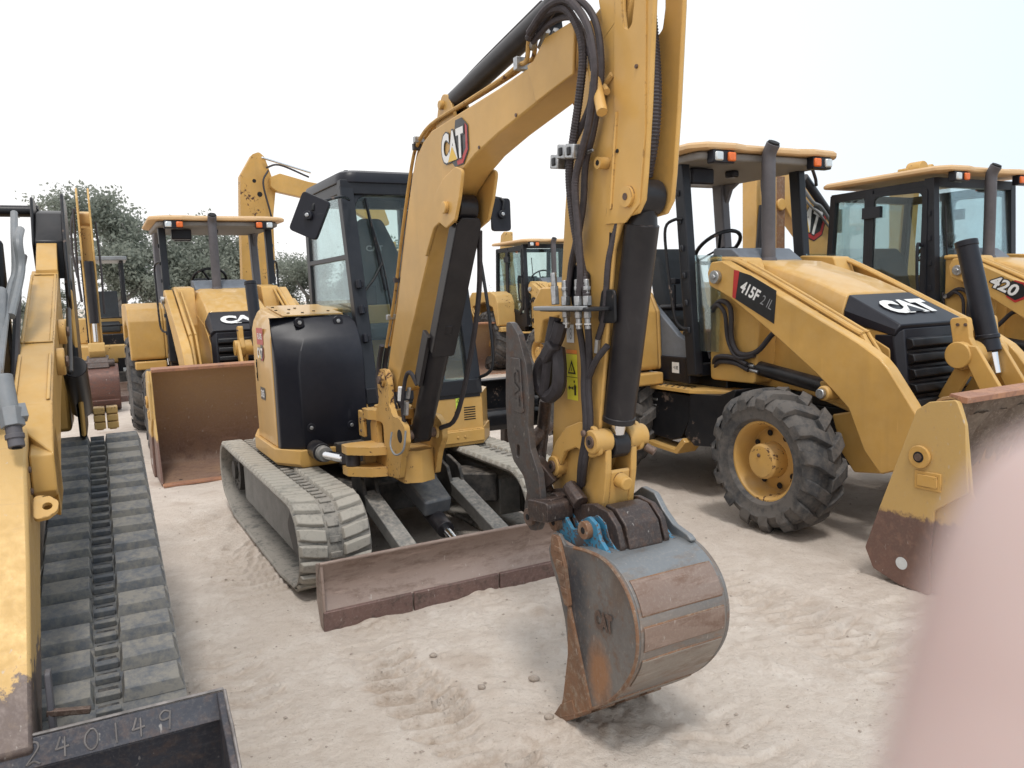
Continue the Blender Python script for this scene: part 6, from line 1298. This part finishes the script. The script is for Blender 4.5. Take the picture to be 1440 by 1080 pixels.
# ------------------------------------------------------------ trees
def leafmat(name,c1,c2):
    s=NT(name); n=s.noise(.5,3); k=s.mix(s.ramp(n,.35,.65),c1,c2); d=s.n('ShaderNodeBsdfDiffuse'); t=s.n('ShaderNodeBsdfTranslucent'); s.l(k,d.inputs[0]); s.l(k,t.inputs[0])
    m=s.n('ShaderNodeMixShader'); m.inputs[0].default_value=.5; s.l(d.outputs[0],m.inputs[1]); s.l(t.outputs[0],m.inputs[2])
    out=[q for q in s.t.nodes if q.type=='OUTPUT_MATERIAL'][0]; s.l(m.outputs[0],out.inputs[0]); return s.m
M['leaf']=leafmat('hazy oak foliage',(.235,.26,.22),(.32,.345,.295)); M['bark']=simple('bark',(.19,.18,.17),.9,0,.3)  # distance haze is painted in by lightening both leaf colours
def tree(label,x,y,h,w,seed,dens=1.,dead=False):
    t=thing('oak_tree',label,'tree',(x,y,0),0,'trees along the far edge of the yard'); rs=random.Random(seed)
    tr=G(); tr.mat('bark'); tips=[]
    def branch(p,d,L,r,lv):
        pts=[p]; q=Vector(p); dd=Vector(d)
        for i in range(4):
            dd=(dd+Vector((rs.uniform(-.25,.25),rs.uniform(-.25,.25),rs.uniform(-.12,.18)))).normalized(); q=q+dd*(L/4); pts.append(tuple(q))
            if lv>=2: tips.append((tuple(q),lv))
        tr.tube(pts,lambda t_,i:r*(1-.55*t_),6 if lv else 9,2)
        if lv<3:
            for k in range(rs.choice((3,4)) if lv else 5):
                i=rs.choice((2,3,4)) if lv else rs.choice((1,2,3,4)); b=Vector(pts[i]); a=rs.uniform(0,2*PI); e=rs.uniform(.25,.8)
                nd=(Vector((math.cos(a)*w/h*1.6,math.sin(a)*w/h*1.6,e)).normalized()+dd*.5).normalized(); branch(tuple(b),tuple(nd),L*rs.uniform(.55,.75),r*.5,lv+1)
    branch((0,0,-.1),(rs.uniform(-.1,.1),0,1),h*.42,h*.035,0)
    tr.obj('trunk',None,t,smooth=60,weld=False)
    zs=max(p[0][2] for p in tips); ws=max(abs(p[0][0]) for p in tips)
    V=[];F=[]
    N=int((60 if not dead else 9)*dens)
    for (p,lv) in tips:
        if rs.random()<.12: continue
        cr=h*.052*rs.uniform(.6,1.4)
        for k in range(N):
            a=[max(-1.5,min(1.5,rs.gauss(0,q_))) for q_ in (1,1,.75)]; c=Vector(p)+Vector(a)*cr
            if c.z<h*.16: continue
            sz=h*.0105*rs.uniform(.6,1.5); u=Vector((rs.gauss(0,1),rs.gauss(0,1),rs.gauss(0,1))).normalized(); v=u.cross(Vector((rs.gauss(0,1),rs.gauss(0,1),rs.gauss(0,1)))).normalized()
            o=len(V); V+=[tuple(c+u*sz),tuple(c+v*sz*.55),tuple(c-u*sz),tuple(c-v*sz*.55)]; F.append((o,o+1,o+2,o+3))
    g=G(); g.mat('leaf'); g.v=V; g.f=F; g.mi=[0]*len(F); g.obj('crown',None,t,smooth=0,weld=False)
    return t
spec=[(-24.6,42,4.0,4.5,11,'big oak, far left, behind the loader pipes'),(-20.0,41,8.9,6.5,12,'tallest oak, behind the open canopy excavator'),(-17.4,42,8.3,7,13,'round oak just left of the canopy backhoe'),(-15.2,45,7.0,7,14,'oak seen through the left backhoe canopy'),(-12.2,48,6.2,5.5,17,'lower oak right of the left backhoe canopy'),(-9.9,50,7.6,5,19,'oak just left of the tinted side window')]
for (x,y,h,w_,sd,lb) in spec: tree(lb,x,y,h,w_,sd)
# low scrub behind the trunks
rs=random.Random(21)
for i,(x,y,h,w_,lb) in enumerate(((-26,47,2.6,6,'low scrub at the far left under the big oaks'),(-20,48,2.4,7,'low scrub behind the open canopy excavator'),(-13.5,52,2.6,7,'low scrub seen under the left backhoe canopy'),(-6.5,55,2.4,6,'low scrub seen through the excavator cab glass'),(1,62,2.0,9,'low scrub far behind the distant backhoes'))):
    t=thing('bush',lb,'bush',(x,y,0),0,'scrub along the far edge of the yard'); g=G(); g.mat('bark')
    for k in range(7): a=rs.uniform(-w_/2,w_/2); g.tube([(a,0,-.05),(a+rs.uniform(-.3,.3),.1,h*.4),(a+rs.uniform(-.6,.6),0,h*.8)],.035,5,2)
    g.obj('stem',None,t,weld=False); V=[];F=[]
    for k in range(7500):
        cx=rs.uniform(-w_/2,w_/2); hh=h*(.65+.35*math.sin(cx*2.1+i)*math.cos(cx*.9)); c=Vector((cx,rs.gauss(0,.7),abs(rs.gauss(0,.45))*hh)); sz=.055*rs.uniform(.6,1.5)
        u=Vector((rs.gauss(0,1),rs.gauss(0,1),rs.gauss(0,1))).normalized(); v=u.cross(Vector((rs.gauss(0,1),rs.gauss(0,1),rs.gauss(0,1)))).normalized(); o=len(V); V+=[tuple(c+u*sz),tuple(c+v*sz*.6),tuple(c-u*sz),tuple(c-v*sz*.6)]; F.append((o,o+1,o+2,o+3))
    g=G(); g.mat('leaf'); g.v=V; g.f=F; g.mi=[0]*len(F); g.obj('foliage',None,t,smooth=0,weld=False)

# ------------------------------------------------------------ the photographer's hand, one finger straying beside the lens
s=NT('skin'); n=s.noise(45,4); k=s.mix(s.ramp(n,.3,.7),(.44,.32,.30),(.53,.42,.395)); mt=s.fin(k,.5,0,n,.1,.0004); s.b.inputs['Subsurface Weight'].default_value=.15; s.b.inputs['Subsurface Radius'].default_value=(.004,.0015,.0008); s.b.inputs['Subsurface Scale'].default_value=1.
M['skin']=mt
Mc=Matrix.Translation((0,0,1.7))@Matrix.Rotation(PI/2-pitch,4,'X')@Matrix.Rotation(-.036,4,'Z')
hand=thing('person','hand of the person behind the camera, fingertip out of focus at the lens','person',tuple(Mc@Vector((.05,-.16,0))))
iv=Matrix.Translation(-hand.location)
P=[];E=[];Rd=[]
def chain(start,pts):
    prev=start
    for (x,y,z,r) in pts:
        P.append(tuple(iv@(Mc@Vector((x,y,z))))); Rd.append(r); 
        if prev is not None: E.append((prev,len(P)-1))
        prev=len(P)-1
    return prev
w0=chain(None,[(.075,-.175,.010,.026)]); pa=chain(w0,[(.062,-.135,.0,.027),(.050,-.105,-.020,.024)])
chain(pa,[(.0300,-.078,-.040,.0118),(.0290,-.058,-.048,.0102),(.0312,-.036,-.0505,.0098),(.0352,-.016,-.0510,.0090),(.0388,-.0015,-.0505,.0078)])
chain(pa,[(.054,-.080,-.046,.0115),(.058,-.058,-.058,.0098),(.050,-.050,-.075,.0092),(.040,-.056,-.082,.0078)])
chain(pa,[(.070,-.086,-.044,.0112),(.076,-.066,-.056,.0095),(.068,-.056,-.072,.0088),(.058,-.060,-.080,.0075)])
chain(pa,[(.084,-.096,-.036,.0102),(.091,-.080,-.046,.0085),(.084,-.070,-.060,.0078),(.076,-.072,-.068,.0068)])
chain(1,[(.036,-.125,.004,.0140),(.020,-.105,-.010,.0115),(.012,-.086,-.018,.0100),(.008,-.070,-.022,.0085)])
w1=chain(w0,[(.090,-.215,.03,.026),(.115,-.29,.075,.034),(.14,-.36,.12,.040)])
me=bpy.data.meshes.new('hand'); me.from_pydata(P,E,[]); ho=bpy.data.objects.new('hand',me); col.objects.link(ho); ho.parent=hand; me.materials.append(M['skin'])
sk_=ho.modifiers.new('skin','SKIN'); me.skin_vertices[0].data[0].use_root=True
for i,r in enumerate(Rd): me.skin_vertices[0].data[i].radius=(r,r)
sb=ho.modifiers.new('sub','SUBSURF'); sb.levels=2; sb.render_levels=3; sk_.use_smooth_shade=True
g=G(); g.mat(simple('fingernail',(.70,.50,.46),.3)); T=Mc; q=[(.0405,-.0105,-.0600),(.0455,-.0090,-.0590),(.0468,-.0010,-.0575),(.0435,.0008,-.0580),(.0400,-.0020,-.0590)]; g.add([tuple(iv@(Mc@Vector(p))) for p in q]+[tuple(iv@(Mc@(Vector(p)+Vector((0,0,-.0006))))) for p in q],[(0,1,2,3,4),(9,8,7,6,5)]+[(i,(i+1)%5,5+(i+1)%5,5+i) for i in range(5)]); g.obj('fingernail',None,ho)
